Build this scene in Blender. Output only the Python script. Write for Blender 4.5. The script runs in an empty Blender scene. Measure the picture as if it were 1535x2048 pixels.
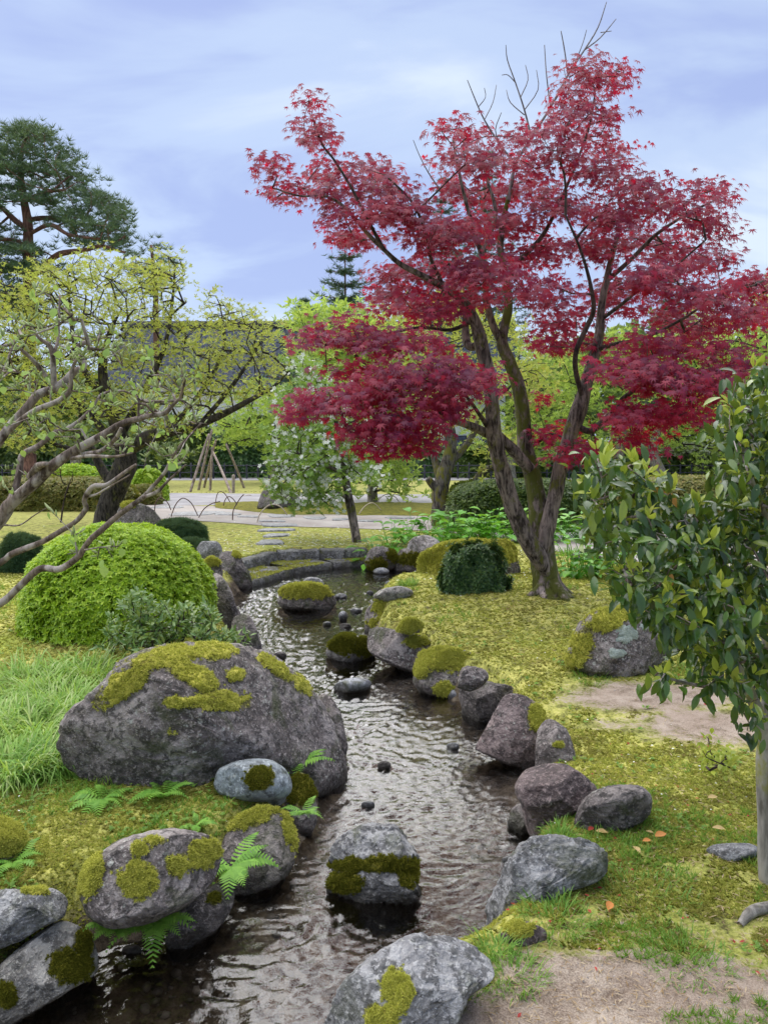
import bpy, bmesh, math, random
import numpy as np
from mathutils import Vector, Matrix, Euler

random.seed(7)
rng = np.random.default_rng(11)
SC = bpy.context.scene
COL = SC.collection

# ------------------------------------------------------------------ camera, sky, sun, exposure
CAM_Z, PITCH, FPX = 1.6, math.radians(4.6), 1538.0      # FPX: focal length in pixels of the 1535x2048 photograph
cam_d = bpy.data.cameras.new('camera')
cam = bpy.data.objects.new('camera', cam_d); COL.objects.link(cam)
cam.location = (0, 0, CAM_Z); cam.rotation_euler = (math.pi/2 - PITCH, 0, 0)
cam_d.sensor_fit = 'VERTICAL'; cam_d.sensor_height = 24.0; cam_d.lens = 24.0*FPX/2048.0
cam_d.clip_start = 0.05; cam_d.clip_end = 2000
SC.camera = cam

SUN_EL, SUN_AZ = math.radians(64), math.radians(322)     # azimuth clockwise from +Y (north); high, beyond the garden and to the left
SUN_STRENGTH, SUN_ANGLE = 1.5, 108.0
EXPOSURE = 2.08
SC.view_settings.view_transform = 'Standard'; SC.view_settings.look = 'None'
SC.view_settings.exposure = EXPOSURE; SC.view_settings.gamma = 1.0
SC.view_settings.use_curve_mapping = False
K = 2.0**-EXPOSURE

world = bpy.data.worlds.new('World'); SC.world = world; world.use_nodes = True
wt = world.node_tree; wt.nodes.clear()
def wn(t, **kw):
    n = wt.nodes.new(t)
    for k, v in kw.items(): setattr(n, k, v)
    return n
w_out = wn('ShaderNodeOutputWorld'); w_mix = wn('ShaderNodeMixShader')
w_sky = wn('ShaderNodeTexSky', sky_type='NISHITA', sun_disc=False, sun_elevation=SUN_EL, sun_rotation=SUN_AZ)
w_b1 = wn('ShaderNodeBackground'); w_b1.inputs['Strength'].default_value = 0.06
w_b2 = wn('ShaderNodeBackground'); w_b2.inputs['Strength'].default_value = 1.0
w_tc = wn('ShaderNodeTexCoord'); w_sep = wn('ShaderNodeSeparateXYZ'); w_add = wn('ShaderNodeMath', operation='ADD')
w_add.inputs[1].default_value = 0.22
w_max = wn('ShaderNodeMath', operation='MAXIMUM'); w_max.inputs[1].default_value = 0.12
w_div = wn('ShaderNodeVectorMath', operation='DIVIDE'); w_cmb = wn('ShaderNodeCombineXYZ')
w_map = wn('ShaderNodeMapping'); w_map.inputs['Scale'].default_value = (0.9, 1.7, 1.0); w_map.inputs['Rotation'].default_value = (0, 0, 0.45)
w_map.inputs['Location'].default_value = (0.6, 1.1, 0)
w_n1 = wn('ShaderNodeTexNoise'); w_n1.inputs['Scale'].default_value = 1.15; w_n1.inputs['Detail'].default_value = 6; w_n1.inputs['Roughness'].default_value = 0.52; w_n1.inputs['Distortion'].default_value = 0.5
w_rmp = wn('ShaderNodeValToRGB')
cr = w_rmp.color_ramp; cr.interpolation = 'EASE'
cr.elements[0].position = 0.36; cr.elements[0].color = (0.41*K, 0.50*K, 0.84*K, 1)
cr.elements[1].position = 0.70; cr.elements[1].color = (0.78*K, 0.88*K, 1.0*K, 1)
e = cr.elements.new(0.52); e.color = (0.56*K, 0.68*K, 0.93*K, 1)
L = wt.links.new
L(w_tc.outputs['Generated'], w_sep.inputs[0]); L(w_sep.outputs['Z'], w_add.inputs[0]); L(w_add.outputs[0], w_max.inputs[0])
for i in range(3): L(w_max.outputs[0], w_cmb.inputs[i])
L(w_tc.outputs['Generated'], w_div.inputs[0]); L(w_cmb.outputs[0], w_div.inputs[1]); L(w_div.outputs[0], w_map.inputs[0])
L(w_map.outputs[0], w_n1.inputs['Vector']); L(w_n1.outputs['Fac'], w_rmp.inputs[0]); L(w_rmp.outputs[0], w_b2.inputs['Color'])
L(w_sky.outputs[0], w_b1.inputs['Color']); w_mix.inputs[0].default_value = 0.88
L(w_b1.outputs[0], w_mix.inputs[1]); L(w_b2.outputs[0], w_mix.inputs[2]); L(w_mix.outputs[0], w_out.inputs[0])

sun_d = bpy.data.lights.new('sun', 'SUN'); sun_d.energy = SUN_STRENGTH; sun_d.angle = math.radians(SUN_ANGLE); sun_d.color = (1.0, 0.95, 0.87)
sun = bpy.data.objects.new('sun', sun_d); COL.objects.link(sun)
sdir = Vector((math.sin(SUN_AZ)*math.cos(SUN_EL), math.cos(SUN_AZ)*math.cos(SUN_EL), math.sin(SUN_EL)))
sun.rotation_euler = sdir.to_track_quat('Z', 'Y').to_euler(); sun.location = (0, 0, 30)

# ------------------------------------------------------------------ numpy noise
def _hash(ix, iy, iz, s):
    h = (ix.astype(np.int64)*374761393 + iy.astype(np.int64)*668265263 + iz.astype(np.int64)*2147483647 + s*1274126177) & 0xffffffff
    h = ((h ^ (h >> 13))*1274126177) & 0xffffffff
    h = ((h ^ (h >> 16))*2246822519) & 0xffffffff
    return h ^ (h >> 15)
_G = rng.normal(size=(256, 3)); _G /= np.linalg.norm(_G, axis=1)[:, None]
def perlin(p, s=0):
    p = np.asarray(p, float); i = np.floor(p); f = p - i; i = i.astype(np.int64); w = f*f*f*(f*(f*6-15)+10); out = 0
    for dx in (0, 1):
        for dy in (0, 1):
            for dz in (0, 1):
                g = _G[_hash(i[:, 0]+dx, i[:, 1]+dy, i[:, 2]+dz, s) & 255]
                v = (g*(f-np.array([dx, dy, dz]))).sum(1)
                out = out + v*(w[:, 0] if dx else 1-w[:, 0])*(w[:, 1] if dy else 1-w[:, 1])*(w[:, 2] if dz else 1-w[:, 2])
    return out*1.6
def fbm(p, o=4, s=0, g=0.5):
    p = np.asarray(p, float); a, t = 1.0, 0
    for k in range(o): t = t + a*perlin(p*(2.03**k)+k*17.3, s+k); a *= g
    return t
def noise2(x, y, sc, s=0, o=3):
    x = np.asarray(x, float); y = np.asarray(y, float)
    return fbm(np.stack([x.ravel()*sc, y.ravel()*sc, np.full(x.size, 0.37+s)], 1), o, s).reshape(x.shape)
def sstep(a, b, x):
    t = np.clip((x-a)/(b-a), 0, 1); return t*t*(3-2*t)
def nrm(v):
    v = np.asarray(v, float); return v/np.maximum(np.linalg.norm(v, axis=-1, keepdims=True), 1e-9)

# ------------------------------------------------------------------ where a point of the photograph stands in the place
CP, SP = math.cos(PITCH), math.sin(PITCH)
def ray(u, v):
    a = (np.asarray(u, float)-767.5)/FPX; b = -(np.asarray(v, float)-1024.0)/FPX
    return np.stack([a, CP + b*SP, -SP + b*CP], -1)
EYE = np.array([0, 0, CAM_Z])
def on_z(u, v, z):
    d = ray(u, v); t = (z-CAM_Z)/d[..., 2]; return EYE + d*t[..., None]
def at(u, v, y):
    d = ray(u, v); return EYE + d*(np.asarray(y, float)/d[..., 1])[..., None]
def to_px(p):
    q = np.asarray(p, float)-EYE; f = q[..., 1]*CP - q[..., 2]*SP; up = q[..., 1]*SP + q[..., 2]*CP
    f = np.where(np.abs(f) < 1e-4, 1e-4, f)
    return 767.5 + q[..., 0]/f*FPX, 1024 - up/f*FPX, f

# ------------------------------------------------------------------ stream outline and terrain
WZ = -0.28
_left = [(-700, 2300), (-250, 2130), (0, 2035), (100, 1975), (215, 1912), (330, 1880), (440, 1835), (500, 1788), (590, 1720), (640, 1625), (672, 1565), (640, 1480), (580, 1410), (520, 1350), (480, 1300), (478, 1245), (472, 1195), (490, 1176), (560, 1152), (640, 1138), (740, 1131), (800, 1140), (838, 1152)]
_right = [(842, 1164), (835, 1176), (770, 1192), (735, 1215), (728, 1262), (740, 1310), (815, 1340), (845, 1390), (930, 1412), (985, 1450), (965, 1500), (1060, 1532), (1040, 1590), (1030, 1655), (1080, 1668), (1000, 1745), (968, 1850), (955, 1895), (840, 1960), (700, 2060), (560, 2300), (420, 2500)]
POLY = np.array([on_z(u, v, WZ)[:2] for u, v in _left+_right])
def sdist(x, y, POLY=POLY):
    x = np.asarray(x, float); y = np.asarray(y, float); sh = x.shape; x = x.ravel(); y = y.ravel()
    d = np.full(x.size, 1e9); ins = np.zeros(x.size, bool); n = len(POLY)
    for i in range(n):
        a, b = POLY[i], POLY[(i+1) % n]; e = b-a
        t = np.clip(((x-a[0])*e[0]+(y-a[1])*e[1])/max(e@e, 1e-9), 0, 1)
        d = np.minimum(d, np.hypot(x-a[0]-t*e[0], y-a[1]-t*e[1]))
        if abs(e[1]) > 1e-9:
            c = (a[1] > y) != (b[1] > y); ins ^= c & (x < e[0]*(y-a[1])/e[1]+a[0])
    return np.where(ins, -d, d).reshape(sh)
SHELF = np.array([on_z(u, v, WZ)[:2] for u, v in ((503, 1177), (590, 1150), (665, 1139), (745, 1133))]+[on_z(u, v, -.17)[:2] for u, v in ((735, 1114), (690, 1116), (640, 1117), (556, 1120), (489, 1140))])
def gz(x, y, sd=None):
    x = np.asarray(x, float); y = np.asarray(y, float)
    if sd is None: sd = sdist(x, y)
    top = 0.14*np.exp(-(((x-1.5)/1.5)**2+((y-8.1)/1.3)**2)) + 0.10*np.exp(-(((x+2.4)/1.6)**2+((y-7.2)/1.4)**2)) + 0.05*np.exp(-(((x-1.9)/1.0)**2+((y-5.6)/0.8)**2))
    near = sstep(16, 9, y)
    top = top + near*(0.022*noise2(x, y, 0.9, 3, 2) + 0.010*noise2(x, y, 4.0, 5, 2))
    wob = 0.04*noise2(x, y, 3.0, 9, 2)
    bed = WZ - 0.05 - 0.11*sstep(0, 0.35, -sd) + 0.02*noise2(x, y, 6.0, 4, 2)
    k = sstep(-0.03, 0.26, sd+wob)
    z = bed*(1-k) + top*k
    q = (x > -3) & (x < 1) & (y > 9) & (y < 14)
    if q.any(): z = np.array(z); z[q] = np.where(sdist(x[q], y[q], SHELF) < .12, np.minimum(z[q], -.23), z[q])
    return z
def G(u, v):
    z = 0.0
    for _ in range(5):
        p = on_z(u, v, z); z = float(gz(np.array([p[0]]), np.array([p[1]]))[0])
    return np.array([p[0], p[1], z])
def gz1(x, y): return float(gz(np.array([x]), np.array([y]))[0])

# ------------------------------------------------------------------ objects
def mesh(name, V, F, mat=None, smooth=True, attrs=None):
    V = np.ascontiguousarray(np.asarray(V, np.float32).reshape(-1, 3)); Fs = F if isinstance(F, list) else [F]
    Fs = [np.asarray(f, np.int32) for f in Fs if len(f)]
    me = bpy.data.meshes.new(name); me.vertices.add(len(V)); me.vertices.foreach_set('co', V.ravel())
    tot = np.concatenate([np.full(len(f), f.shape[1], np.int32) for f in Fs]); idx = np.concatenate([f.ravel() for f in Fs])
    st = np.concatenate([[0], np.cumsum(tot)[:-1]]).astype(np.int32)
    me.loops.add(len(idx)); me.loops.foreach_set('vertex_index', idx)
    me.polygons.add(len(tot)); me.polygons.foreach_set('loop_start', st); me.polygons.foreach_set('loop_total', tot)
    if smooth: me.polygons.foreach_set('use_smooth', np.ones(len(tot), bool))
    for k, a in (attrs or {}).items():
        at_ = me.attributes.new(k, 'FLOAT', 'POINT'); at_.data.foreach_set('value', np.asarray(a, np.float32))
    me.update(calc_edges=True)
    if mat: me.materials.append(mat)
    return me
ROOT = {}
def origin(o):
    while o.parent: o = o.parent
    return np.array(ROOT.get(o.name, (0, 0, 0)))
def props(o, label=None, cat=None, group=None, kind=None):
    for k, v in (('label', label), ('category', cat), ('group', group), ('kind', kind)):
        if v: o[k] = v
    return o
def thing(name, label, cat, loc, group=None):
    o = bpy.data.objects.new(name, None); o.empty_display_size = 0.1; COL.objects.link(o)
    o.location = [float(c) for c in loc]; ROOT[o.name] = tuple(float(c) for c in loc); return props(o, label, cat, group)
def part(name, V, F, mat, parent, smooth=True, kind=None, attrs=None, label=None):
    o = bpy.data.objects.new(name, mesh(name, np.asarray(V)-origin(parent), F, mat, smooth, attrs)); COL.objects.link(o)
    o.parent = parent; return props(o, label, None, None, kind)
def solo(name, V, F, mat, label=None, cat=None, group=None, kind=None, smooth=True, loc=None, attrs=None):
    loc = np.zeros(3) if loc is None else np.asarray(loc)
    o = bpy.data.objects.new(name, mesh(name, np.asarray(V)-loc, F, mat, smooth, attrs)); COL.objects.link(o)
    o.location = [float(c) for c in loc]; ROOT[o.name] = tuple(float(c) for c in loc); return props(o, label, cat, group, kind)
def pieces(name, me, R, P, S, parent):
    org = origin(parent)
    for r, p, s in zip(R, P, S):
        o = bpy.data.objects.new(name, me); COL.objects.link(o); o.parent = parent
        m = np.eye(4); m[:3, :3] = r*s; m[:3, 3] = p-org; o.matrix_local = Matrix(m.tolist())

def frames(d, n):
    y = nrm(d); n = np.asarray(n, float); z = nrm(n-(n*y).sum(1)[:, None]*y); x = np.cross(y, z); return np.stack([x, y, z], 2)
def scatter(T, R, P, S):
    V, F = T; V = np.asarray(V, float); S = np.asarray(S, float)
    if S.ndim == 1: S = S[:, None]
    W = np.einsum('nij,mj->nmi', R, V)*S[:, None, :] + P[:, None, :]
    Fa = (np.asarray(F)[None] + (np.arange(len(P))*len(V))[:, None, None]).reshape(-1, np.asarray(F).shape[1])
    return W.reshape(-1, 3), Fa
def join(parts):
    Vs, Fs, o = [], {}, 0
    for V, F in parts:
        for f in (F if isinstance(F, list) else [F]):
            f = np.asarray(f); Fs.setdefault(f.shape[1], []).append(f+o)
        Vs.append(V); o += len(V)
    return np.concatenate(Vs), [np.concatenate(f) for f in Fs.values()]
def rdirs(n): return nrm(rng.normal(size=(n, 3)))

# leaf shapes: along +Y, face towards +Z
def t_leaf(w=0.4, fold=0.08, droop=0.1):
    h = w/2; return (np.array([(0, 0, 0), (-h, .42, fold), (0, .45, 0), (h, .42, fold), (0, 1, -droop)]), np.array([(0, 2, 1), (0, 3, 2), (1, 2, 4), (2, 3, 4)]))
def t_oval(w=0.45, fold=0.05, droop=0.16):
    ts = [(.12, .5), (.32, .92), (.55, 1.0), (.78, .66)]; V = [(0, 0, 0)]
    for t, q in ts: z = -droop*t*t; V += [(-w/2*q, t, z+fold*q), (0, t, z), (w/2*q, t, z+fold*q)]
    V.append((0, 1, -droop*1.15)); F = [(0, 2, 1), (0, 3, 2)]
    for k in range(3):
        a = 1+3*k; b = a+3; F += [(a, a+1, b+1), (a, b+1, b), (a+1, a+2, b+2), (a+1, b+2, b+1)]
    F += [(10, 11, 13), (11, 12, 13)]; return np.array(V), np.array(F)
def t_maple():
    an = [-128, -84, -42, 0, 42, 84, 128]; ln = [.42, .78, .96, 1.06, .96, .78, .42]; V = [(0, 0, .03)]; F = []
    sins = [-155]+[(an[i]+an[i+1])/2 for i in range(6)]+[155]
    P = lambda a, r, z: (r*math.sin(math.radians(a)), r*math.cos(math.radians(a)), z)
    for i, s in enumerate(sins): V.append(P(s, .12 if i in (0, 7) else .31, .02))
    for i, (a, l) in enumerate(zip(an, ln)):
        V.append(P(a, l, -.16*l)); k = len(V)-1; F += [(0, 1+i, k), (0, k, 2+i)]
    return np.array(V)*0.55, np.array([(a, c, b) for a, b, c in F])
def t_rosette(k=5, w=0.34, up=0.45, seed=1):
    r = np.random.default_rng(seed); V, F = t_leaf(w); Rs, Ps, Ss = [], [], []
    for i in range(k):
        a = 2*math.pi*(i+r.uniform(-.3, .3))/k; u = up*r.uniform(.5, 1.5)
        Rs.append(frames(np.array([[math.cos(a), math.sin(a), u]]), np.array([[-u*math.cos(a), -u*math.sin(a), 1]]))[0]); Ps.append((0, 0, 0)); Ss.append(r.uniform(.75, 1.1))
    return scatter((V, F), np.array(Rs), np.array(Ps, float), np.array(Ss))
def t_needles(k=9, w=0.05, up=0.7, seed=2):
    r = np.random.default_rng(seed); V, F = [], []
    for i in range(k):
        a = 2*math.pi*i/k + r.uniform(-.3, .3); d = nrm(np.array([math.cos(a), math.sin(a), up*r.uniform(.3, 1.6)])); s = nrm(np.cross(d, r.normal(size=3)))*w; b = len(V)
        V += [tuple(-s), tuple(s), tuple(d*r.uniform(.7, 1.1))]; F.append((b, b+1, b+2))
    return np.array(V), np.array(F)
def t_flower():
    V, F = [(0, 0, 0)], []
    for i in range(5):
        a = 2*math.pi*i/5; b = len(V); V += [(.7*math.cos(a-.5), .7*math.sin(a-.5), .1), (math.cos(a), math.sin(a), .2), (.7*math.cos(a+.5), .7*math.sin(a+.5), .1)]; F += [(0, b, b+1), (0, b+1, b+2)]
    return np.array(V), np.array(F)
def t_bud():
    V = [(0, 0, 0)]; n = 5
    for t, r in ((.25, .11), (.6, .13), (.85, .08)):
        for i in range(n): a = 2*math.pi*i/n; V.append((r*math.cos(a), t, r*math.sin(a)+.08*t))
    V.append((0, 1.05, .1)); F = [(0, 1+(i+1) % n, 1+i) for i in range(n)]
    for k in range(2):
        for i in range(n): a, b = 1+k*n+i, 1+k*n+(i+1) % n; F += [(a, b, b+n), (a, b+n, a+n)]
    F += [(1+2*n+i, 1+2*n+(i+1) % n, len(V)-1) for i in range(n)]; return np.array(V), np.array(F)

# ------------------------------------------------------------------ tubes and branching
def catmull(P, m=5):
    P = np.asarray(P, float); 
    if len(P) < 3:
        t = np.linspace(0, 1, m*max(len(P)-1, 1)+1)[:, None]; return P[0]*(1-t)+P[-1]*t
    Q = np.concatenate([[2*P[0]-P[1]], P, [2*P[-1]-P[-2]]]); out = []
    for i in range(1, len(Q)-2):
        a, b, c, d = Q[i-1:i+3]
        for k in range(m):
            t = k/m; out.append(.5*((2*b)+(c-a)*t+(2*a-5*b+4*c-d)*t*t+(3*b-a-3*c+d)*t**3))
    out.append(P[-1]); return np.array(out)
def sweep(P, R, sides=12, bumps=0.12, freq=9.0, m=5, seed=0, cap=True):
    P4 = catmull(np.concatenate([np.asarray(P, float), np.asarray(R, float)[:, None]], 1), m) if True else None
    C, r = P4[:, :3], np.maximum(P4[:, 3], 1e-4); T = nrm(np.gradient(C, axis=0)); n = len(C)
    ref = np.array([0.0, 1.0, 0.05]); N = []
    x = np.cross(T[0], ref); x = nrm(x if np.linalg.norm(x) > .1 else np.cross(T[0], [1, 0, 0.]))
    for i in range(n): x = nrm(x-(x@T[i])*T[i]); N.append(x)
    N = np.array(N); B = np.cross(T, N); a = np.linspace(0, 2*math.pi, sides, endpoint=False)
    dirs = N[:, None]*np.cos(a)[None, :, None] + B[:, None]*np.sin(a)[None, :, None]
    pts = C[:, None]+dirs*r[:, None, None]
    if bumps:
        q = (C[:, None]*freq*np.array([.5, .5, .35])+dirs*2.2).reshape(-1, 3); k = 1+bumps*fbm(q, 3, seed).reshape(n, sides)
        pts = C[:, None]+dirs*(r[:, None]*k)[:, :, None]
    V = pts.reshape(-1, 3); F = []
    i = np.arange(n-1)[:, None]*sides; j = np.arange(sides)[None]; j2 = (j+1) % sides
    F = np.stack([i+j, i+j2, i+sides+j2, i+sides+j], 2).reshape(-1, 4)
    if cap:
        V = np.concatenate([V, [C[-1]+T[-1]*r[-1]*.5]]); b = (n-1)*sides
        return V, [F, np.array([(b+q, b+(q+1) % sides, len(V)-1) for q in range(sides)])]
    return V, F
def grow(seeds, tips, step=0.3, lift=0.05, wig=0.10, bal=0.25, rt=0.004, rmax=0.05, pw=0.5, spl=None, seed=0):
    r = np.random.default_rng(seed); seeds = np.asarray(seeds, float); tips = np.asarray(tips, float)
    order = np.argsort(np.min(np.linalg.norm(tips[:, None]-seeds[None], axis=2), axis=1)) if len(tips) else []
    P = [s for s in seeds]; par = [-1]*len(seeds); pl = list(np.zeros(len(seeds)) if spl is None else spl)
    A = np.zeros((len(seeds)+len(tips)*14+10, 3)); A[:len(seeds)] = seeds; W = np.zeros(len(A)); W[:len(seeds)] = pl; n = len(seeds); tipn = []
    par = np.full(len(A), -1)
    for ti in order:
        t = tips[ti]; d = np.linalg.norm(A[:n]-t, axis=1); j = int(np.argmin(d+bal*W[:n])); L_ = d[j]; k = int(np.clip(round(L_/step), 1, 10))
        off = r.normal(size=3)*wig*L_; off[2] += lift*L_; prev = j; a = A[j]
        for q in range(1, k+1):
            s = q/k; A[n] = a*(1-s)+t*s+off*math.sin(math.pi*s)*.6+(r.normal(size=3)*wig*.25*L_/k if q < k else 0); par[n] = prev; W[n] = W[prev]+L_/k; prev = n; n += 1
        tipn.append(prev)
    A, par = A[:n], par[:n]; cnt = np.zeros(n); cnt[tipn] = 1
    for i in range(n-1, len(seeds)-1, -1): cnt[par[i]] += cnt[i]
    rad = np.minimum(rt*np.maximum(cnt, 1)**pw, rmax); T = np.zeros((n, 3)); nz = par >= 0
    T[nz] = nrm(A[nz]-A[par[nz]]); return dict(P=A, par=par, rad=rad, T=T, tips=np.array(tipn, int), ns=len(seeds))
def twigs(g, sides=5):
    i = np.where(g['par'] >= 0)[0]; p = g['par'][i]; P0, P1 = g['P'][p], g['P'][i]; T1 = g['T'][i]; T0 = np.where((p >= g['ns'])[:, None], g['T'][p], T1)
    R1 = g['rad'][i]; R0 = np.minimum(np.where(p >= g['ns'], g['rad'][p], R1*1.35), R1*1.8); a = np.linspace(0, 2*math.pi, sides, endpoint=False)
    def ring(P, T, R):
        x = nrm(np.cross(T, np.array([.13, .21, 1.0]))); y = np.cross(T, x); return P[:, None]+(x[:, None]*np.cos(a)[None, :, None]+y[:, None]*np.sin(a)[None, :, None])*R[:, None, None]
    V = np.concatenate([ring(P0, T0, R0), ring(P1, T1, R1)], 1).reshape(-1, 3); b = (np.arange(len(i))*2*sides)[:, None]; j = np.arange(sides)[None]; j2 = (j+1) % sides
    return V, np.stack([b+j, b+j2, b+sides+j2, b+sides+j], 2).reshape(-1, 4)
def pad_tips(pads, dens, dy=0.3, depth=None):
    out, cen = [], []
    for q in pads:
        u, v, ru, rv = q[:4]; y0 = q[4] if len(q) > 4 else depth; n = max(2, int(dens*ru*rv/1000.0)); a = rng.uniform(0, 2*math.pi, n); s = np.sqrt(rng.uniform(0, 1, n))
        p = at(u+ru*s*np.cos(a), v+rv*s*np.sin(a), y0+rng.normal(size=n)*dy); out.append(p); cen.append(np.tile(at(u, v+rv, y0), (n, 1)))
    return np.concatenate(out), np.concatenate(cen)
def droop(P, C, out=0.8, up=0.55, jit=0.35, down=1.0, cam=0.35, J=None):
    n = len(P); J = rdirs(n)*0 if J is None else J; h = nrm((P-C)*np.array([1, 1, .2])+rng.normal(size=(n, 3))*.25*np.linalg.norm(P-C, axis=1).mean()); h = nrm(h*np.array([1, 1, .3])+np.array([0, -cam, 0]))
    nn = nrm(h*out+np.array([0, 0, up])+rng.normal(size=(n, 3))*jit); nn = nrm(nn+J); d = h*.5+np.array([0, 0, -down])+J*.5+rng.normal(size=(n, 3))*jit; return frames(d, nn), nn
def per_tip(C, k):
    i = np.unique(np.round(C*1e4).astype(np.int64), axis=0, return_inverse=True)[1].ravel(); return rdirs(i.max()+1)[i]*k
def split_largest(P, nn, k):
    u, v, f = to_px(P); vis = (u > 0) & (u < 1535) & (v > 0) & (v < 2048) & (f > .2); view = nrm(EYE-P); s = (np.abs((nn*view).sum(1))*.5+.5)/np.maximum(f, .2)
    s = np.where(vis, s, -1); o = np.argsort(-s); m = np.zeros(len(P), bool); m[o[:k]] = True; return m & (s > 0)
# ------------------------------------------------------------------ materials
class NT:
    def __init__(s, name):
        s.m = bpy.data.materials.new(name); s.m.use_nodes = True; s.t = s.m.node_tree; s.t.nodes.clear(); s.o = s.n('ShaderNodeOutputMaterial')
    def n(s, t, **kw):
        q = s.t.nodes.new(t)
        for k, v in kw.items(): setattr(q, k, v)
        return q
    def l(s, a, b): s.t.links.new(a, b)
    def coord(s, scale=(1, 1, 1), kind='Object'):
        c = s.n('ShaderNodeTexCoord') if kind != 'Geo' else s.n('ShaderNodeNewGeometry'); mp = s.n('ShaderNodeMapping'); mp.inputs['Scale'].default_value = scale
        s.l(c.outputs['Position' if kind == 'Geo' else kind], mp.inputs[0]); return mp.outputs[0]
    def noise(s, vec, sc, det=4, rough=.55, dist=0.0):
        q = s.n('ShaderNodeTexNoise'); q.inputs['Scale'].default_value = sc; q.inputs['Detail'].default_value = det; q.inputs['Roughness'].default_value = rough; q.inputs['Distortion'].default_value = dist
        s.l(vec, q.inputs['Vector']); return q.outputs['Fac']
    def voro(s, vec, sc, out='Distance'):
        q = s.n('ShaderNodeTexVoronoi'); q.inputs['Scale'].default_value = sc; s.l(vec, q.inputs['Vector']); return q.outputs[out]
    def ramp(s, fac, stops, inter='LINEAR'):
        q = s.n('ShaderNodeValToRGB'); c = q.color_ramp; c.interpolation = inter
        for i, (p, col) in enumerate(stops):
            e_ = c.elements[i] if i < 2 else c.elements.new(p); e_.position = p; e_.color = (*col, 1) if len(col) == 3 else col
        s.l(fac, q.inputs[0]); return q.outputs[0]
    def step(s, fac, a, b): return s.ramp(fac, [(a, (0, 0, 0)), (b, (1, 1, 1))])
    def mix(s, fac, a, b, mode='MIX'):
        q = s.n('ShaderNodeMix', data_type='RGBA', blend_type=mode)
        for v, i in ((fac, 0), (a, 6), (b, 7)):
            if hasattr(v, 'is_linked'): s.l(v, q.inputs[i])
            elif i == 0: q.inputs[0].default_value = v
            else: q.inputs[i].default_value = (*v, 1)
        return q.outputs[2]
    def math(s, op, a, b=0.0, clamp=False):
        q = s.n('ShaderNodeMath', operation=op, use_clamp=clamp)
        for i, v in enumerate((a, b)):
            if hasattr(v, 'is_linked'): s.l(v, q.inputs[i])
            else: q.inputs[i].default_value = v
        return q.outputs[0]
    def bump(s, h, st=0.5, d=0.02, nrm_=None):
        q = s.n('ShaderNodeBump'); q.inputs['Strength'].default_value = st; q.inputs['Distance'].default_value = d; s.l(h, q.inputs['Height'])
        if nrm_ is not None: s.l(nrm_, q.inputs['Normal'])
        return q.outputs[0]
    def principled(s, col, rough=.6, spec=.5, normal=None, out=True, **kw):
        q = s.n('ShaderNodeBsdfPrincipled')
        for v, k in ((col, 'Base Color'), (rough, 'Roughness'), (spec, 'Specular IOR Level')):
            if hasattr(v, 'is_linked'): s.l(v, q.inputs[k])
            else: q.inputs[k].default_value = (*v, 1) if k == 'Base Color' else v
        if normal is not None: s.l(normal, q.inputs['Normal'])
        for k, v in kw.items(): q.inputs[k].default_value = v
        if out: s.l(q.outputs[0], s.o.inputs[0])
        return q
    def rand(s):
        g = s.n('ShaderNodeNewGeometry'); oi = s.n('ShaderNodeObjectInfo'); a = s.math('ADD', g.outputs['Random Per Island'], oi.outputs['Random']); return s.math('FRACT', a)

def leafmat(name, stops, rough=.45, spec=.4, trans=.35, tcol=None, alt=None):
    t = NT(name); r = t.rand(); c = t.ramp(r, stops)
    if alt: c = t.mix(t.math('MULTIPLY', t.step(t.noise(t.coord(kind='Geo'), alt[1], 3, .6), .50, .62), .7), c, alt[0])
    c2 = t.mix(t.math('MULTIPLY', t.noise(t.coord(kind='Geo'), 1.3, 2), .5), c, tuple(x*.62 for x in stops[0][1]))
    p = t.principled(c2, rough, spec, out=False); tr = t.n('ShaderNodeBsdfTranslucent')
    if tcol: tr.inputs[0].default_value = (*tcol, 1)
    else: t.l(t.mix(.25, c2, (.7, .8, .1)), tr.inputs[0])
    mx = t.n('ShaderNodeMixShader'); mx.inputs[0].default_value = trans; t.l(p.outputs[0], mx.inputs[1]); t.l(tr.outputs[0], mx.inputs[2]); t.l(mx.outputs[0], t.o.inputs[0]); return t.m
def barkmat(name, c1, c2, moss=0.0, mcol=(.13, .13, .02), scale=1.0, pale=None, palez=None, st=.8):
    t = NT(name); v = t.coord((1, 1, .22), 'Geo'); n1 = t.noise(v, 26*scale, 6, .65, .6); n2 = t.noise(t.coord(kind='Geo'), 5*scale, 3)
    c = t.ramp(t.math('ADD', t.math('MULTIPLY', n1, .7), t.math('MULTIPLY', n2, .3)), [(.42, c1), (.58, c2)])
    if pale:
        m = t.step(t.noise(t.coord((1, 1, .5), 'Geo'), 9*scale, 4, .6), .50, .60)
        if palez:
            sp = t.n('ShaderNodeSeparateXYZ'); g = t.n('ShaderNodeNewGeometry'); t.l(g.outputs['Position'], sp.inputs[0]); zz = t.ramp(t.math('MULTIPLY', sp.outputs[2], 1.0), [(palez[0], (1, 1, 1)), (palez[1], (0, 0, 0))]); m = t.math('MULTIPLY', m, zz)
        c = t.mix(m, c, pale)
    if moss > 0:
        m = t.step(t.noise(t.coord((1, 1, .6), 'Geo'), 7*scale, 5, .65), .62-moss*.4, .70-moss*.35); c = t.mix(m, c, t.mix(n1, mcol, tuple(x*2.2 for x in mcol)))
    t.principled(c, .85, .25, t.bump(n1, st, .012)); return t.m
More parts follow.
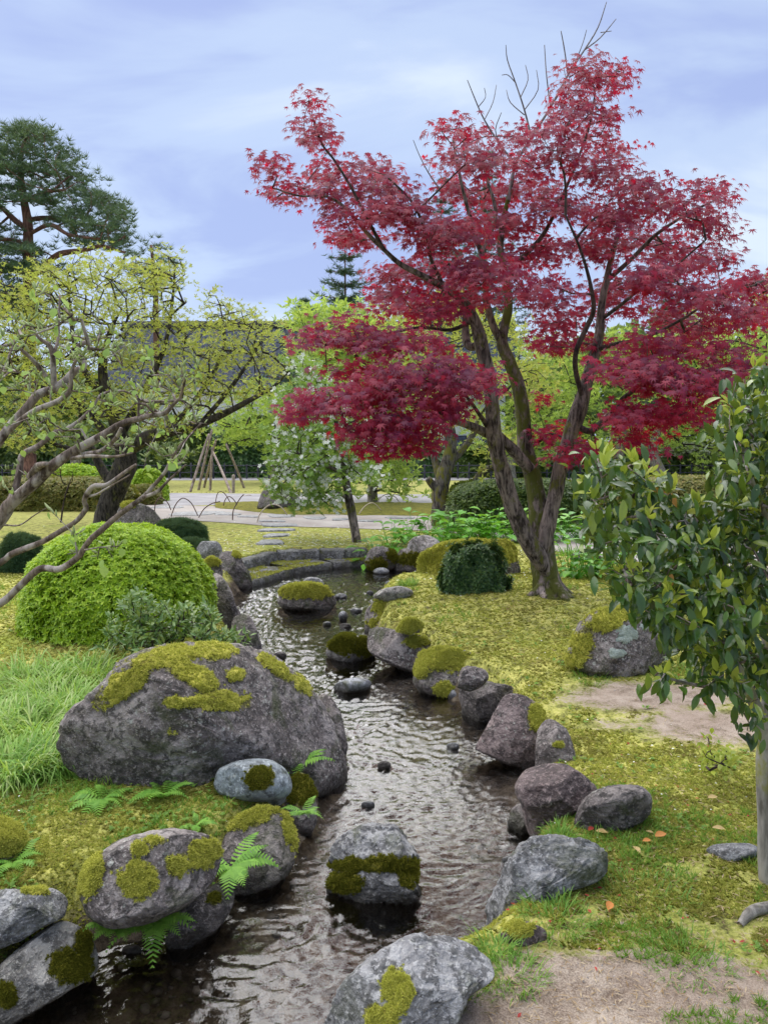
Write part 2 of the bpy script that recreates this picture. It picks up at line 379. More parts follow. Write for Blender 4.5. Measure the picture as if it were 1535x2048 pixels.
def rockmat(name, c1, c2, c3, lichen=.5, stain=(.05, .06, .02), rough=.62, bump=.9, grain=60, water=True):
    t = NT(name); v = t.coord(); oi = t.n('ShaderNodeObjectInfo'); ad = t.n('ShaderNodeVectorMath', operation='ADD'); sc = t.n('ShaderNodeVectorMath', operation='SCALE'); sc.inputs['Scale'].default_value = 37
    t.l(oi.outputs['Random'], sc.inputs[0]); t.l(v, ad.inputs[0]); t.l(sc.outputs[0], ad.inputs[1]); v = ad.outputs[0]
    n1 = t.noise(v, 5, 8, .62, .5); n2 = t.noise(v, 22, 6, .6, .3); n3 = t.noise(v, grain, 4, .7)
    c = t.ramp(n1, [(.40, c1), (.50, c2), (.62, c3)]); c = t.mix(t.math('MULTIPLY', t.step(n2, .49, .57), .85), c, tuple(x*.34 for x in c1)); c = t.mix(t.math('MULTIPLY', t.step(n3, .54, .62), .7), c, tuple(x*1.35 for x in c3))
    c = t.mix(t.math('MULTIPLY', n3, .5), c, t.mix(.5, c, c3), 'MIX')
    if lichen:
        li = t.math('MULTIPLY', t.step(t.noise(v, 34, 5, .7), .60-.04*lichen, .66-.03*lichen), t.step(t.noise(v, 3.3, 3), .46, .60)); c = t.mix(t.math('MULTIPLY', li, .8), c, (.46, .47, .43))
    st = t.math('MULTIPLY', t.step(t.noise(v, 4.1, 5, .66, .8), .54, .66), .75); c = t.mix(st, c, stain)
    aq = t.n('ShaderNodeAttribute'); aq.attribute_name = 'mossy'; mo = t.step(t.math('ADD', aq.outputs['Fac'], t.math('MULTIPLY', t.math('SUBTRACT', n2, .5), 1.6)), .42, .62)
    c = t.mix(t.math('MULTIPLY', mo, .85), c, t.mix(t.step(n3, .45, .6), (.085, .08, .018), (.26, .24, .05)))
    rg = rough
    if water:                                             # the band that the stream keeps wet
        g = t.n('ShaderNodeNewGeometry'); sp = t.n('ShaderNodeSeparateXYZ'); t.l(g.outputs['Position'], sp.inputs[0])
        z = t.math('ADD', sp.outputs[2], t.math('MULTIPLY', n2, .10)); w = t.ramp(t.math('ADD', z, 1.0), [(WZ+1.06, (1, 1, 1)), (WZ+1.16, (0, 0, 0))])
        c = t.mix(t.math('MULTIPLY', w, .85), c, (.022, .019, .015)); rg = t.ramp(w, [(0, (rough,)*3), (1, (.28,)*3)])
    h = t.math('ADD', t.math('MULTIPLY', n1, 1.0), t.math('ADD', t.math('MULTIPLY', n2, .55), t.math('MULTIPLY', n3, .25)))
    t.principled(c, rg, .35, t.bump(h, bump, .055)); return t.m
def mossmat(name, c1, c2, c3):
    t = NT(name); v = t.coord(kind='Geo'); n1 = t.noise(v, 9, 4, .6); n2 = t.noise(v, 60, 3, .7); c = t.ramp(t.math('ADD', t.math('MULTIPLY', n1, .65), t.math('MULTIPLY', n2, .35)), [(.36, c1), (.5, c2), (.64, c3)])
    q = t.principled(c, .95, .1, t.bump(n2, 1.0, .015)); q.inputs['Sheen Weight'].default_value = .25; q.inputs['Sheen Tint'].default_value = (.7, .75, .3, 1); return t.m
def plain(name, c1, c2, sc=20, rough=.8, spec=.3, bump=.4):
    t = NT(name); n = t.noise(t.coord(), sc, 5, .6); t.principled(t.ramp(n, [(.35, c1), (.65, c2)]), rough, spec, t.bump(n, bump, .01)); return t.m

M = {}
M['maple'] = leafmat('maple_leaf', [(0, (.05, .009, .046)), (.4, (.098, .013, .064)), (.75, (.19, .018, .055)), (1, (.34, .035, .065))], .45, .32, .34, (.80, .02, .055), ((.36, .016, .050), 2.4))
M['camellia'] = leafmat('camellia_leaf', [(0, (.018, .050, .013)), (.5, (.045, .115, .018)), (.8, (.10, .19, .022)), (1, (.24, .31, .035))], .24, .5, .18)
M['camellia_new'] = leafmat('camellia_young_leaf', [(0, (.28, .36, .04)), (.6, (.40, .47, .06)), (1, (.50, .50, .09))], .38, .4, .4)
M['camellia_old'] = leafmat('camellia_old_leaf', [(0, (.35, .16, .03)), (1, (.50, .26, .05))], .5, .3, .25)
M['hazel'] = leafmat('young_round_leaf', [(0, (.17, .30, .08)), (.5, (.28, .44, .12)), (1, (.38, .54, .13))], .6, .25, .4)
M['bud'] = leafmat('felted_bud', [(0, (.28, .36, .14)), (.6, (.40, .47, .22)), (1, (.50, .54, .32))], .9, .1, .1)
M['ylw'] = leafmat('yellow_green_leaf', [(0, (.27, .32, .06)), (.5, (.42, .47, .09)), (.92, (.55, .57, .13)), (1, (.46, .24, .08))], .5, .3, .4)
M['fresh'] = leafmat('fresh_green_leaf', [(0, (.20, .33, .055)), (.5, (.33, .49, .09)), (1, (.48, .60, .15))], .5, .3, .5)
M['blossomleaf'] = leafmat('light_green_leaf', [(0, (.10, .23, .04)), (1, (.26, .42, .08))], .45, .4, .38)
M['white'] = leafmat('white_petal', [(0, (.72, .75, .70)), (1, (.85, .86, .84))], .6, .2, .3, (.8, .85, .8))
M['azalea'] = leafmat('azalea_leaf', [(0, (.20, .36, .015)), (.5, (.36, .56, .025)), (1, (.52, .68, .05))], .42, .4, .35)
M['rhodo'] = leafmat('shrub_leaf', [(0, (.08, .17, .045)), (.5, (.15, .28, .07)), (1, (.28, .36, .09))], .34, .5, .25)
M['dark'] = leafmat('dark_hedge_leaf', [(0, (.03, .085, .028)), (.6, (.08, .17, .05)), (1, (.19, .31, .09))], .38, .5, .2)
M['hedge'] = leafmat('hedge_leaf', [(0, (.04, .085, .015)), (.6, (.09, .15, .03)), (1, (.20, .27, .05))], .42, .45, .25)
M['hedgeolive'] = leafmat('olive_hedge_leaf', [(0, (.10, .12, .02)), (.6, (.22, .22, .04)), (1, (.30, .22, .06))], .5, .35, .25)
M['juniper'] = leafmat('juniper_needle', [(0, (.03, .08, .04)), (1, (.09, .17, .08))], .6, .2, .15)
M['pine'] = leafmat('pine_needle', [(0, (.035, .085, .05)), (.5, (.07, .14, .075)), (1, (.13, .21, .10))], .55, .3, .15)
M['firm'] = leafmat('fir_needle', [(0, (.035, .085, .06)), (1, (.09, .17, .10))], .55, .3, .12)
M['hosta'] = leafmat('hosta_leaf', [(0, (.08, .30, .02)), (.5, (.13, .43, .025)), (1, (.24, .56, .05))], .36, .45, .35)
M['fern'] = leafmat('fern_frond', [(0, (.14, .34, .05)), (1, (.30, .56, .09))], .5, .3, .35)
M['sedge'] = leafmat('sedge_blade', [(0, (.16, .34, .05)), (.5, (.30, .50, .09)), (.8, (.46, .60, .18)), (1, (.60, .66, .34))], .5, .3, .4)
M['grass'] = leafmat('grass_blade', [(0, (.09, .24, .03)), (.6, (.18, .36, .05)), (1, (.30, .45, .09))], .5, .3, .4)
M['herb'] = leafmat('herb_leaf', [(0, (.10, .22, .03)), (1, (.24, .40, .07))], .5, .3, .35)
M['tuft'] = leafmat('moss_sprig', [(0, (.17, .20, .04)), (.4, (.42, .44, .09)), (.8, (.64, .62, .15)), (1, (.40, .28, .10))], .9, .1, .35, None, ((.21, .16, .06), 3.2))
M['tuftgold'] = leafmat('golden_moss_sprig', [(0, (.32, .33, .05)), (.5, (.54, .54, .10)), (1, (.68, .65, .16))], .9, .1, .25)
M['tuftdark'] = leafmat('dark_moss_sprig', [(0, (.07, .08, .008)), (.6, (.15, .15, .015)), (1, (.25, .22, .03))], .9, .1, .2)
M['tan'] = leafmat('dry_leaf', [(0, (.22, .14, .07)), (.5, (.40, .29, .17)), (1, (.58, .47, .33))], .8, .2, .15)
M['redbit'] = leafmat('red_leaf_bit', [(0, (.30, .03, .03)), (1, (.55, .10, .08))], .7, .2, .25, (.6, .1, .08))
M['orange'] = leafmat('orange_leaf', [(0, (.62, .20, .04)), (1, (.72, .34, .10))], .5, .3, .25, (.7, .3, .05))
M['straw'] = leafmat('straw_leaf', [(0, (.55, .38, .16)), (1, (.62, .46, .22))], .5, .3, .25)
M['farwood'] = leafmat('far_wood_leaf', [(0, (.05, .11, .04)), (.5, (.10, .18, .05)), (1, (.20, .30, .08))], .6, .2, .3)
M['moss'] = mossmat('moss_cushion', (.13, .115, .02), (.36, .34, .055), (.56, .51, .10))
M['mossdark'] = mossmat('dark_moss_cushion', (.055, .055, .010), (.13, .12, .015), (.24, .20, .03))
M['lichen'] = mossmat('grey_lichen', (.17, .21, .19), (.28, .33, .30), (.40, .45, .42))
M['maplebark'] = barkmat('maple_bark', (.024, .017, .016), (.21, .17, .155), .12, (.06, .06, .012), 1.0, (.50, .40, .36), (.16, .52))
M['maplemoss'] = barkmat('mossy_maple_bark', (.026, .018, .016), (.20, .16, .145), .50, (.045, .05, .008), 1.0, (.50, .40, .36), (.10, .55))
M['twig'] = barkmat('dark_twig_bark', (.02, .014, .014), (.10, .07, .065), 0)
M['bare'] = barkmat('grey_twig_bark', (.10, .09, .10), (.24, .22, .23), 0)
M['hazelbark'] = barkmat('smooth_brown_bark', (.055, .038, .031), (.23, .18, .155), 0, scale=1.6, st=.6, pale=(.34, .30, .28))
M['plumbark'] = barkmat('plum_bark', (.012, .010, .009), (.075, .062, .056), .16, (.06, .06, .015))
M['plumtwig'] = barkmat('plum_twig_bark', (.015, .012, .010), (.06, .048, .042), .1, (.08, .08, .015))
M['mossbark'] = barkmat('mossy_plum_bark', (.025, .020, .017), (.16, .14, .125), .36, (.09, .085, .015))
M['greybark'] = barkmat('grey_bark', (.12, .10, .09), (.34, .31, .28), .1)
M['cambark'] = barkmat('smooth_grey_bark', (.12, .11, .095), (.31, .29, .26), .14, scale=.9, st=.5)
M['pinebark'] = barkmat('red_pine_bark', (.07, .035, .028), (.22, .115, .085), 0, scale=.5)
M['pole'] = barkmat('pole_wood', (.16, .12, .10), (.42, .34, .30), 0)
M['bamboo'] = plain('dark_bamboo', (.05, .025, .02), (.14, .07, .05), 12, .45, .4, .1)
M['bamboopale'] = plain('pale_bamboo', (.45, .36, .27), (.62, .53, .42), 12, .45, .4, .1)
M['rock'] = rockmat('purple_brown_stone', (.060, .048, .046), (.135, .112, .108), (.31, .275, .265), .8)
M['rockdark'] = rockmat('dark_stone', (.045, .038, .036), (.10, .085, .083), (.22, .195, .19), .5)
M['rockgrey'] = rockmat('grey_stone', (.10, .10, .105), (.19, .19, .20), (.36, .36, .37), .6)
M['rockblue'] = rockmat('blue_grey_stone', (.13, .15, .165), (.22, .25, .275), (.33, .37, .39), .3, rough=.45, bump=.35)
M['rockpale'] = rockmat('pale_granular_stone', (.17, .16, .15), (.29, .275, .255), (.44, .42, .39), .5, grain=110)
M['rockred'] = rockmat('reddish_stone', (.06, .042, .044), (.13, .095, .096), (.25, .195, .19), .1, (.07, .045, .045), .45)
M['rockwhite'] = rockmat('pinkish_pale_stone', (.14, .12, .115), (.26, .23, .22), (.44, .41, .40), .6)
M['slab'] = rockmat('slate_slab', (.13, .13, .14), (.22, .22, .24), (.36, .37, .39), .2, (.16, .15, .13), .5, .5, water=False)
M['kerb'] = rockmat('kerb_granite', (.04, .037, .034), (.10, .097, .093), (.24, .24, .245), .6, (.08, .08, .02))
M['pebble'] = rockmat('stream_pebble', (.11, .115, .13), (.22, .23, .26), (.42, .44, .48), .2, rough=.35, bump=.3)
M['wood'] = plain('stake_wood', (.20, .16, .12), (.36, .30, .25), 14)
M['plaster'] = plain('white_plaster', (.62, .66, .70), (.74, .78, .82), 3, .8, .3, .1)
M['tile'] = plain('blue_grey_roof_tile', (.032, .042, .066), (.075, .092, .14), 6, .5, .3, .2)
M['ridge'] = plain('dark_ridge_tile', (.03, .03, .04), (.07, .07, .09), 8)
M['teal'] = plain('teal_paint', (.05, .30, .30), (.08, .38, .37), 4, .5)

def ground_mat():
    t = NT('moss_ground'); v = t.coord(kind='Geo'); at_ = lambda k: (lambda q: (setattr(q, 'attribute_name', k), q.outputs['Fac'])[1])(t.n('ShaderNodeAttribute'))
    nL = t.noise(v, 1.4, 4, .6); nM = t.noise(v, 9, 5, .65, .4); nF = t.noise(v, 55, 4, .7); nX = t.noise(v, 170, 3, .7)
    moss = t.ramp(t.math('ADD', t.math('MULTIPLY', nM, .6), t.math('MULTIPLY', nF, .4)), [(.39, (.08, .065, .03)), (.46, (.22, .23, .06)), (.54, (.42, .41, .11)), (.62, (.57, .54, .16))])
    moss = t.mix(t.math('MULTIPLY', t.step(nL, .5, .7), .65), moss, t.ramp(nF, [(.35, (.12, .17, .02)), (.6, (.33, .40, .045))]))
    moss = t.mix(t.math('MULTIPLY', t.step(t.noise(v, 3.1, 4, .7), .57, .68), .55), moss, (.20, .13, .05))
    soil = t.ramp(t.math('ADD', t.math('MULTIPLY', nM, .5), t.math('MULTIPLY', nX, .5)), [(.38, (.14, .10, .075)), (.5, (.31, .25, .20)), (.62, (.46, .39, .325))])
    soil = t.mix(t.math('MULTIPLY', t.step(nL, .48, .62), .4), soil, (.27, .20, .16))
    f = t.math('ADD', at_('dirt'), t.math('MULTIPLY', t.math('SUBTRACT', t.math('ADD', t.math('MULTIPLY', nM, .6), t.math('MULTIPLY', nF, .5)), .55), 1.5)); c = t.mix(t.step(f, .42, .60), moss, soil)
    lawn = t.ramp(t.math('ADD', t.math('MULTIPLY', nM, .6), t.math('MULTIPLY', t.noise(v, 2.2, 4), .4)), [(.36, (.20, .17, .07)), (.5, (.30, .30, .09)), (.64, (.38, .38, .11))]); c = t.mix(at_('lawn'), c, lawn)
    bed = t.ramp(t.math('ADD', t.math('MULTIPLY', nM, .7), t.math('MULTIPLY', nF, .3)), [(.40, (.035, .027, .019)), (.5, (.10, .078, .056)), (.62, (.20, .165, .125))]); c = t.mix(t.step(at_('bed'), .3, .7), c, bed)
    h = t.math('ADD', t.math('MULTIPLY', nM, .8), t.math('ADD', t.math('MULTIPLY', nF, .5), t.math('MULTIPLY', nX, .15))); t.principled(c, .92, .15, t.bump(h, .9, .03)); return t.m
M['ground'] = ground_mat()
def path_mat(name, c1, c2, c3):
    t = NT(name); v = t.coord(kind='Geo'); n1 = t.noise(v, 1.1, 4, .6); n2 = t.noise(v, 40, 3, .7); c = t.ramp(t.math('ADD', t.math('MULTIPLY', n1, .6), t.math('MULTIPLY', n2, .4)), [(.35, c1), (.5, c2), (.65, c3)]); t.principled(c, .9, .2, t.bump(n2, .6, .01)); return t.m
M['path'] = path_mat('pale_earth_path', (.25, .215, .20), (.345, .31, .295), (.44, .41, .395))
M['road'] = path_mat('grey_gravel_road', (.20, .19, .20), (.28, .27, .285), (.36, .35, .37))
def water_mat():
    t = NT('clear_brook_water'); v = t.coord(kind='Geo'); n1 = t.noise(v, 30, 4, .6, .6); n2 = t.noise(v, 130, 2, .5); h = t.math('ADD', n1, t.math('MULTIPLY', n2, .3)); b = t.bump(h, .3, .006)
    gl = t.n('ShaderNodeBsdfGlossy'); gl.inputs['Roughness'].default_value = .07; gl.inputs['Color'].default_value = (1, 1, 1, 1); t.l(b, gl.inputs['Normal'])
    tr = t.n('ShaderNodeBsdfTransparent'); tr.inputs[0].default_value = (.84, .82, .78, 1); fr = t.n('ShaderNodeFresnel'); fr.inputs['IOR'].default_value = 1.8; t.l(b, fr.inputs['Normal'])
    mx = t.n('ShaderNodeMixShader'); t.l(fr.outputs[0], mx.inputs[0]); t.l(tr.outputs[0], mx.inputs[1]); t.l(gl.outputs[0], mx.inputs[2]); t.l(mx.outputs[0], t.o.inputs[0]); return t.m
M['water'] = water_mat()
M['bedpebble'] = leafmat('bed_pebble', [(0, (.05, .045, .04)), (.5, (.13, .115, .10)), (.85, (.22, .20, .18)), (1, (.36, .34, .32))], .6, .3, 0.0)
# ------------------------------------------------------------------ ground, stream, paths
DIRT = [(1300, 1400, .75, .38, .75), (1420, 1455, .6, .4, .7), (1250, 1450, .5, .2, .5), (1300, 1980, .55, .22, .9), (1150, 1960, .35, .2, .75), (1480, 2020, .5, .25, .8), (1150, 2060, .5, .3, .85), (1330, 1860, .8, .22, .42), (1420, 1740, .5, .3, .34), (1050, 2200, .7, .5, .8), (1450, 2250, .9, .5, .8)]
DIRT = [(*on_z(u, v, 0)[:2], rx, ry, w) for u, v, rx, ry, w in DIRT]
def dirt_at(x, y):
    d = np.zeros_like(x)
    for cx, cy, rx, ry, w in DIRT: d = np.maximum(d, w*np.exp(-(((x-cx)/rx)**2+((y-cy)/ry)**2)**1.3))
    return d
ys = [-5, -3, -1.5, -.5, .3, .8]; y = 1.2
while y < 15: ys.append(y); y += .0085*y+.004
while y < 420: ys.append(y); y *= 1.09
xs = list(np.arange(-4.2, 4.4, .03)); a, s = 4.4, .04
while a < 260: xs.append(a); s *= 1.16; a += s
a, s = -4.2, .04
while a > -260: s *= 1.16; a -= s; xs.insert(0, a)
X, Y = np.meshgrid(np.array(xs), np.array(ys)); SD = np.full(X.shape, 5.0); nb = (np.abs(X) < 8) & (Y < 16) & (Y > -2); SD[nb] = sdist(X[nb], Y[nb]); Z = gz(X, Y, SD)
ny, nx = X.shape; i = np.arange(ny-1)[:, None]*nx; j = np.arange(nx-1)[None]; F = np.stack([i+j, i+j+1, i+nx+j+1, i+nx+j], 2).reshape(-1, 4)
attr = dict(dirt=dirt_at(X, Y).ravel(), lawn=sstep(16, 20, Y).ravel(), bed=sstep(.24, .04, SD+.03*noise2(X, Y, 5, 2, 2)).ravel())
solo('ground', np.stack([X, Y, Z], 2), F, M['ground'], 'mossy garden ground with bare earth patches', None, None, 'structure', attrs=attr)

ys = []; y = 1.3
while y < 12.6: ys.append(y); y += .0048*y
X, Y = np.meshgrid(np.arange(-3.2, 3.6, .018), np.array(ys)); SD = sdist(X, Y); ny, nx = X.shape
i = np.arange(ny-1)[:, None]*nx; j = np.arange(nx-1)[None]; F = np.stack([i+j, i+j+1, i+nx+j+1, i+nx+j], 2).reshape(-1, 4); keep = (SD.ravel()[F] < .10).any(1); F = F[keep]; used = np.unique(F); mp = np.full(X.size, -1); mp[used] = np.arange(len(used)); F = mp[F]
x, y = X.ravel()[used], Y.ravel()[used]; w1 = noise2(x, y, 1.1, 21, 2); w2 = noise2(x, y, 1.3, 23, 2)
q = np.stack([x*6.5+w1*1.8, y*14.0+w2*1.8, np.zeros_like(x)], 1); ang = noise2(x, y, .8, 24, 1)*.9; c_, s_ = np.cos(ang), np.sin(ang); q[:, 0], q[:, 1] = c_*q[:, 0]-s_*q[:, 1], s_*q[:, 0]+c_*q[:, 1]
n1 = perlin(q, 31); n2 = perlin(q*2.1+5, 32); n3 = perlin(q*4.3+9, 33); calm = .45+.55*sstep(-.5, .4, noise2(x, y, 1.0, 35, 2)); far = np.clip(.55+.15*y, .7, 1.6)
h = (.021*(1-2*np.abs(n1))+.014*n2+.006*(1-2*np.abs(n3)))*calm*far*.56
solo('stream_water', np.stack([x, y, WZ+h], 1), F, M['water'], 'shallow rippling brook winding between the stones', None, None, 'structure')

n = 30000; x = rng.uniform(-3, 3, n); y = rng.uniform(1.4, 12.4, n); k = sdist(x, y) < -.02; x, y = x[k], y[k]; k = noise2(x, y, 1.6, 91, 2) > -.35; x, y = x[k], y[k]; n = len(x)
_b = bmesh.new(); bmesh.ops.create_icosphere(_b, subdivisions=1, radius=1); PEB = (np.array([v.co[:] for v in _b.verts])*np.array([1, .8, .5]), np.array([[v.index for v in f.verts] for f in _b.faces])); _b.free()
nn_ = nrm(np.array([0, 0, 1.])+rdirs(n)*.3); solo('bed_pebbles', *scatter(PEB, frames(np.cross(nn_, rdirs(n)), nn_), np.stack([x, y, gz(x, y)], 1), .008+.022*rng.random(n)**2.2), M['bedpebble'], 'small pebbles lying on the stream bed under the water', None, None, 'stuff')
def strip(name, top, bot, mat, z=.006, n=90, m=8, label=None, crown=0.0, rag=.0):
    def line(pts):
        P = np.array([on_z(u, v, 0) for u, v in pts])[:, :2]; s = np.concatenate([[0], np.cumsum(np.linalg.norm(np.diff(P, axis=0), axis=1))]); t = np.linspace(0, s[-1], n); return np.stack([np.interp(t, s, P[:, 0]), np.interp(t, s, P[:, 1])], 1)
    A, B = line(top), line(bot); t = np.linspace(0, 1, m)[None, :, None]; Q = A[:, None]*(1-t)+B[:, None]*t
    if rag: Q = Q+rag*np.stack([np.zeros(Q.shape[:2]), noise2(Q[..., 0], Q[..., 1], .9, 41)], 2)
    zz = gz(Q[..., 0], Q[..., 1])+z+crown*(1-(2*t[..., 0]-1)**4)*(.7+.5*noise2(Q[..., 0], Q[..., 1], 1.5, 42)); i = np.arange(n-1)[:, None]*m; j = np.arange(m-1)[None]
    return solo(name, np.concatenate([Q, zz[..., None]], 2), np.stack([i+j, i+m+j, i+m+j+1, i+j+1], 2).reshape(-1, 4), mat, label, None, None, 'structure')
strip('gravel_road', [(-300, 991), (330, 986), (560, 988), (900, 989), (1300, 990), (1900, 991)], [(-300, 1004), (330, 1012), (560, 1008), (900, 1008), (1300, 1010), (1900, 1012)], M['road'], label='grey gravel road crossing the back of the garden')
strip('garden_path', [(250, 1010), (420, 1012), (560, 1027), (870, 1031), (1010, 1043), (1130, 1054), (1280, 1062), (1500, 1070), (1900, 1080)], [(250, 1034), (420, 1044), (560, 1054), (870, 1062), (980, 1074), (1080, 1098), (1240, 1122), (1500, 1150), (1900, 1200)], M['path'], z=.010, label='pale earth path with flat stepping slabs', rag=.15)
strip('moss_bed', [(430, 1007), (560, 1006), (900, 1007), (1200, 1010)], [(430, 1016), (560, 1029), (900, 1033), (1200, 1038)], M['mossdark'], z=.014, label='raised strip of moss between road and path', crown=.10, rag=.2)
strip('far_road', [(-400, 951), (400, 952), (1000, 953), (1900, 954)], [(-400, 960), (400, 961), (1000, 961), (1900, 962)], M['road'], z=.01, n=40, m=4, label='pale road behind the low picket fence')

# ------------------------------------------------------------------ stones
_ICO = {}
def ico(s):
    if s not in _ICO:
        b = bmesh.new(); bmesh.ops.create_icosphere(b, subdivisions=s, radius=1); V = np.array([v.co[:] for v in b.verts]); F = np.array([[v.index for v in f.verts] for f in b.faces]); b.free(); _ICO[s] = (V, F)
    return _ICO[s]
def vnormals(V, F):
    n = np.cross(V[F[:, 1]]-V[F[:, 0]], V[F[:, 2]]-V[F[:, 0]]); N = np.zeros_like(V)
    for k in range(3): np.add.at(N, F[:, k], n)
    return nrm(N)
TUFT = t_needles(6, .16, 1.1, 5)
def rock(label, pts, mat='rock', depth=.8, sub=4, rough=.07, facets=5, moss=(), mossmat_='moss', base=None, name='garden_rock', cat='rock', yc=None, group=None, top=0.0, lichen=(), tuft=True, seed=None, box=.80, skew=0.0, layers=0.0):
    seed = (abs(hash(label)) if False else sum(ord(c)*(k+3) for k, c in enumerate(label))) % 9973 if seed is None else seed; r = np.random.default_rng(seed)
    p = np.array(pts, float); cu, bv = p[:, 0].mean(), p[:, 1].max(); wpx = p[:, 0].max()-p[:, 0].min()
    if base is None: base = 'w' if float(sdist(*[np.array([c]) for c in on_z(cu, bv, WZ)[:2]])[0]) < 0.05 else 'g'
    c0 = on_z(cu, bv, WZ) if base == 'w' else (G(cu, bv) if base == 'g' else on_z(cu, bv, base)); D = wpx/FPX*np.linalg.norm(c0-EYE)*.5*depth
    y = (c0[1]+D*.7) if yc is None else yc; ctr = np.array([(p[:, 0].min()+p[:, 0].max())/2, (p[:, 1].min()+p[:, 1].max())/2]); C = at(ctr[0], ctr[1], y)
    n = nrm(C-EYE); rt = np.array([1.0, 0, 0]); rt = nrm(rt-(rt@n)*n); up = np.cross(rt, n)
    d = ray(p[:, 0], p[:, 1]); t = ((C-EYE)@n)/(d@n); W = EYE+d*t[:, None]-C; q = np.stack([W@rt, W@up], 1); q = catmull(np.concatenate([q, q[:1]]), 4)[:-1]
    th = np.linspace(-math.pi, math.pi, 181); R = np.zeros(181); dirs = np.stack([np.cos(th), np.sin(th)], 1)
    for k in range(len(q)):
        a, b = q[k], q[(k+1) % len(q)]; e_ = b-a; det = dirs[:, 0]*(-e_[1])+dirs[:, 1]*e_[0]; det = np.where(np.abs(det) < 1e-9, 1e-9, det)
        tt = (a[0]*(-e_[1])+a[1]*e_[0])/det; ss = (dirs[:, 0]*a[1]-dirs[:, 1]*a[0])/det; R = np.where((tt > 0) & (ss >= 0) & (ss <= 1), np.maximum(R, tt), R)
    R = np.where(R <= 0, R[R > 0].mean() if (R > 0).any() else .1, R)
    S, F = ico(sub); size = R.mean(); rho = np.hypot(S[:, 0], S[:, 1]); tv = np.arctan2(S[:, 1], S[:, 0]); rr = np.interp(tv, th, R)
    rho2 = np.where(rho > 0, rho**box, 0); co = S[:, 2]; c2 = np.sign(co)*np.abs(co)**.85*D
    a = np.where(rho > 1e-6, S[:, 0]/np.maximum(rho, 1e-6), 0)*rr*rho2; b = np.where(rho > 1e-6, S[:, 1]/np.maximum(rho, 1e-6), 0)*rr*rho2
    f0 = fbm(S*1.6+seed, 3, seed % 50); L_ = np.stack([a, b, c2], 1)
    for _ in range(int(facets*1.7)):                                  # broken faces on the near and far sides
        m = nrm(np.array([r.normal()*.55, r.normal()*.55, -1.0])); h = (L_@m); lim = np.quantile(h, r.uniform(.84, .96)); L_ = L_-np.outer(np.maximum(h-lim, 0)*.92, m)
    crack = np.minimum(np.abs(perlin(S*2.2+seed*1.7, 3)), .12)/.12
    L_ = L_*(1+rough*f0*.9+rough*.45*fbm(S*6+seed, 3, 7)+(rough*.30*(1-2*np.abs(fbm(S*13+seed, 3, 8))) if sub >= 5 else 0)-rough*.6*(1-crack)**2)[:, None]
    if layers: L_[:, [0, 2]] *= (1+layers*np.sin(L_[:, 1]/size*7.5+fbm(S*1.3, 2, 5)*2.5)**3)[:, None]
    V = C+L_[:, :1]*rt+L_[:, 1:2]*up+L_[:, 2:]*n; zc = c0[2]+.01; V[:, 2] = np.where(V[:, 2] < zc, zc+(V[:, 2]-zc)*2.5-.02, V[:, 2])
    if skew: V = EYE+(V-EYE)*(1+skew*np.maximum(L_[:, :1], 0))
    loc = np.array([C[0], C[1], c0[2]]); o = solo(name, V, F, M[mat], label, cat, group, None, loc=loc)
    N = vnormals(V, F); N = N if (N*(V-V.mean(0))).sum() > 0 else -N
    def patch(ells, mt, tm, nm, thick, allnorm=False):
        u, v, f = to_px(V); m = np.full(len(V), -2.0)
        for e_ in ells:
            ca, sa = (math.cos(math.radians(e_[4])), math.sin(math.radians(e_[4]))) if len(e_) > 4 else (1, 0); du, dv = u-e_[0], v-e_[1]; m = np.maximum(m, 1-(((du*ca+dv*sa)/e_[2])**2+((-du*sa+dv*ca)/e_[3])**2))
        m = np.where(((N*nrm(EYE-V)).sum(1) > -.05), m, -1.0); MS[0] = np.maximum(MS[0], np.clip(1+m*1.0, 0, 1)) if nm == 'moss_patch' else MS[0]
        if allnorm: m = np.maximum(m, (N[:, 2]-allnorm)*2.2)
        m = m+.60*fbm(V*(14/max(size, .12)*.35)+3, 3, 13)+.42*fbm(V*38, 3, 15); k = (m > 0)[F].sum(1) >= 2; Fk = F[k]
        if len(Fk) < 4: return
        us = np.unique(Fk); mp = np.full(len(V), -1); mp[us] = np.arange(len(us)); Vk = V[us]+N[us]*(np.where(m[us] > 0, .004+thick*sstep(0, .5, m[us]), -.006)*(1+.5*perlin(V[us]*60, 4)))[:, None]
        lb = np.arange(len(us)); fk = mp[Fk]
        while True:
            mn = lb[fk].min(1); l2 = lb.copy()
            for q_ in range(3): np.minimum.at(l2, fk[:, q_], mn)
            if (l2 == lb).all(): break
            lb = l2
        for c_ in np.unique(lb[fk[:, 0]]):
            fc = fk[lb[fk[:, 0]] == c_]
            if len(fc) < 10: continue
            uc = np.unique(fc); m2 = np.full(len(us), -1); m2[uc] = np.arange(len(uc)); part(nm, Vk[uc], m2[fc], M[mt], o)
        if tuft and tm:
            mf = m[F].mean(1); k2 = np.where(r.random(len(F)) < .28*sstep(-.75, 0, mf)**2, mf > -.75, k); Fk = F[k2]; Vf = V+N*.003; Vf[us] = Vk; cnt = int(min(3200, 60+len(Fk)*(2.2 if sub >= 5 else 3.0))); fi = r.integers(0, len(Fk), cnt); w = r.dirichlet((1, 1, 1), cnt); Pp = (Vf[Fk[fi]]*w[:, :, None]).sum(1); Nn = nrm(N[Fk[fi]].mean(1)+r.normal(size=(cnt, 3))*.3)
            dist = np.linalg.norm(C-EYE); part('moss_sprigs', *scatter(TUFT, frames(np.cross(Nn, r.normal(size=(cnt, 3))), Nn), Pp, r.uniform(.6, 1.3, cnt)*(.0032*dist+.002)), M[tm], o, kind='stuff', smooth=False)
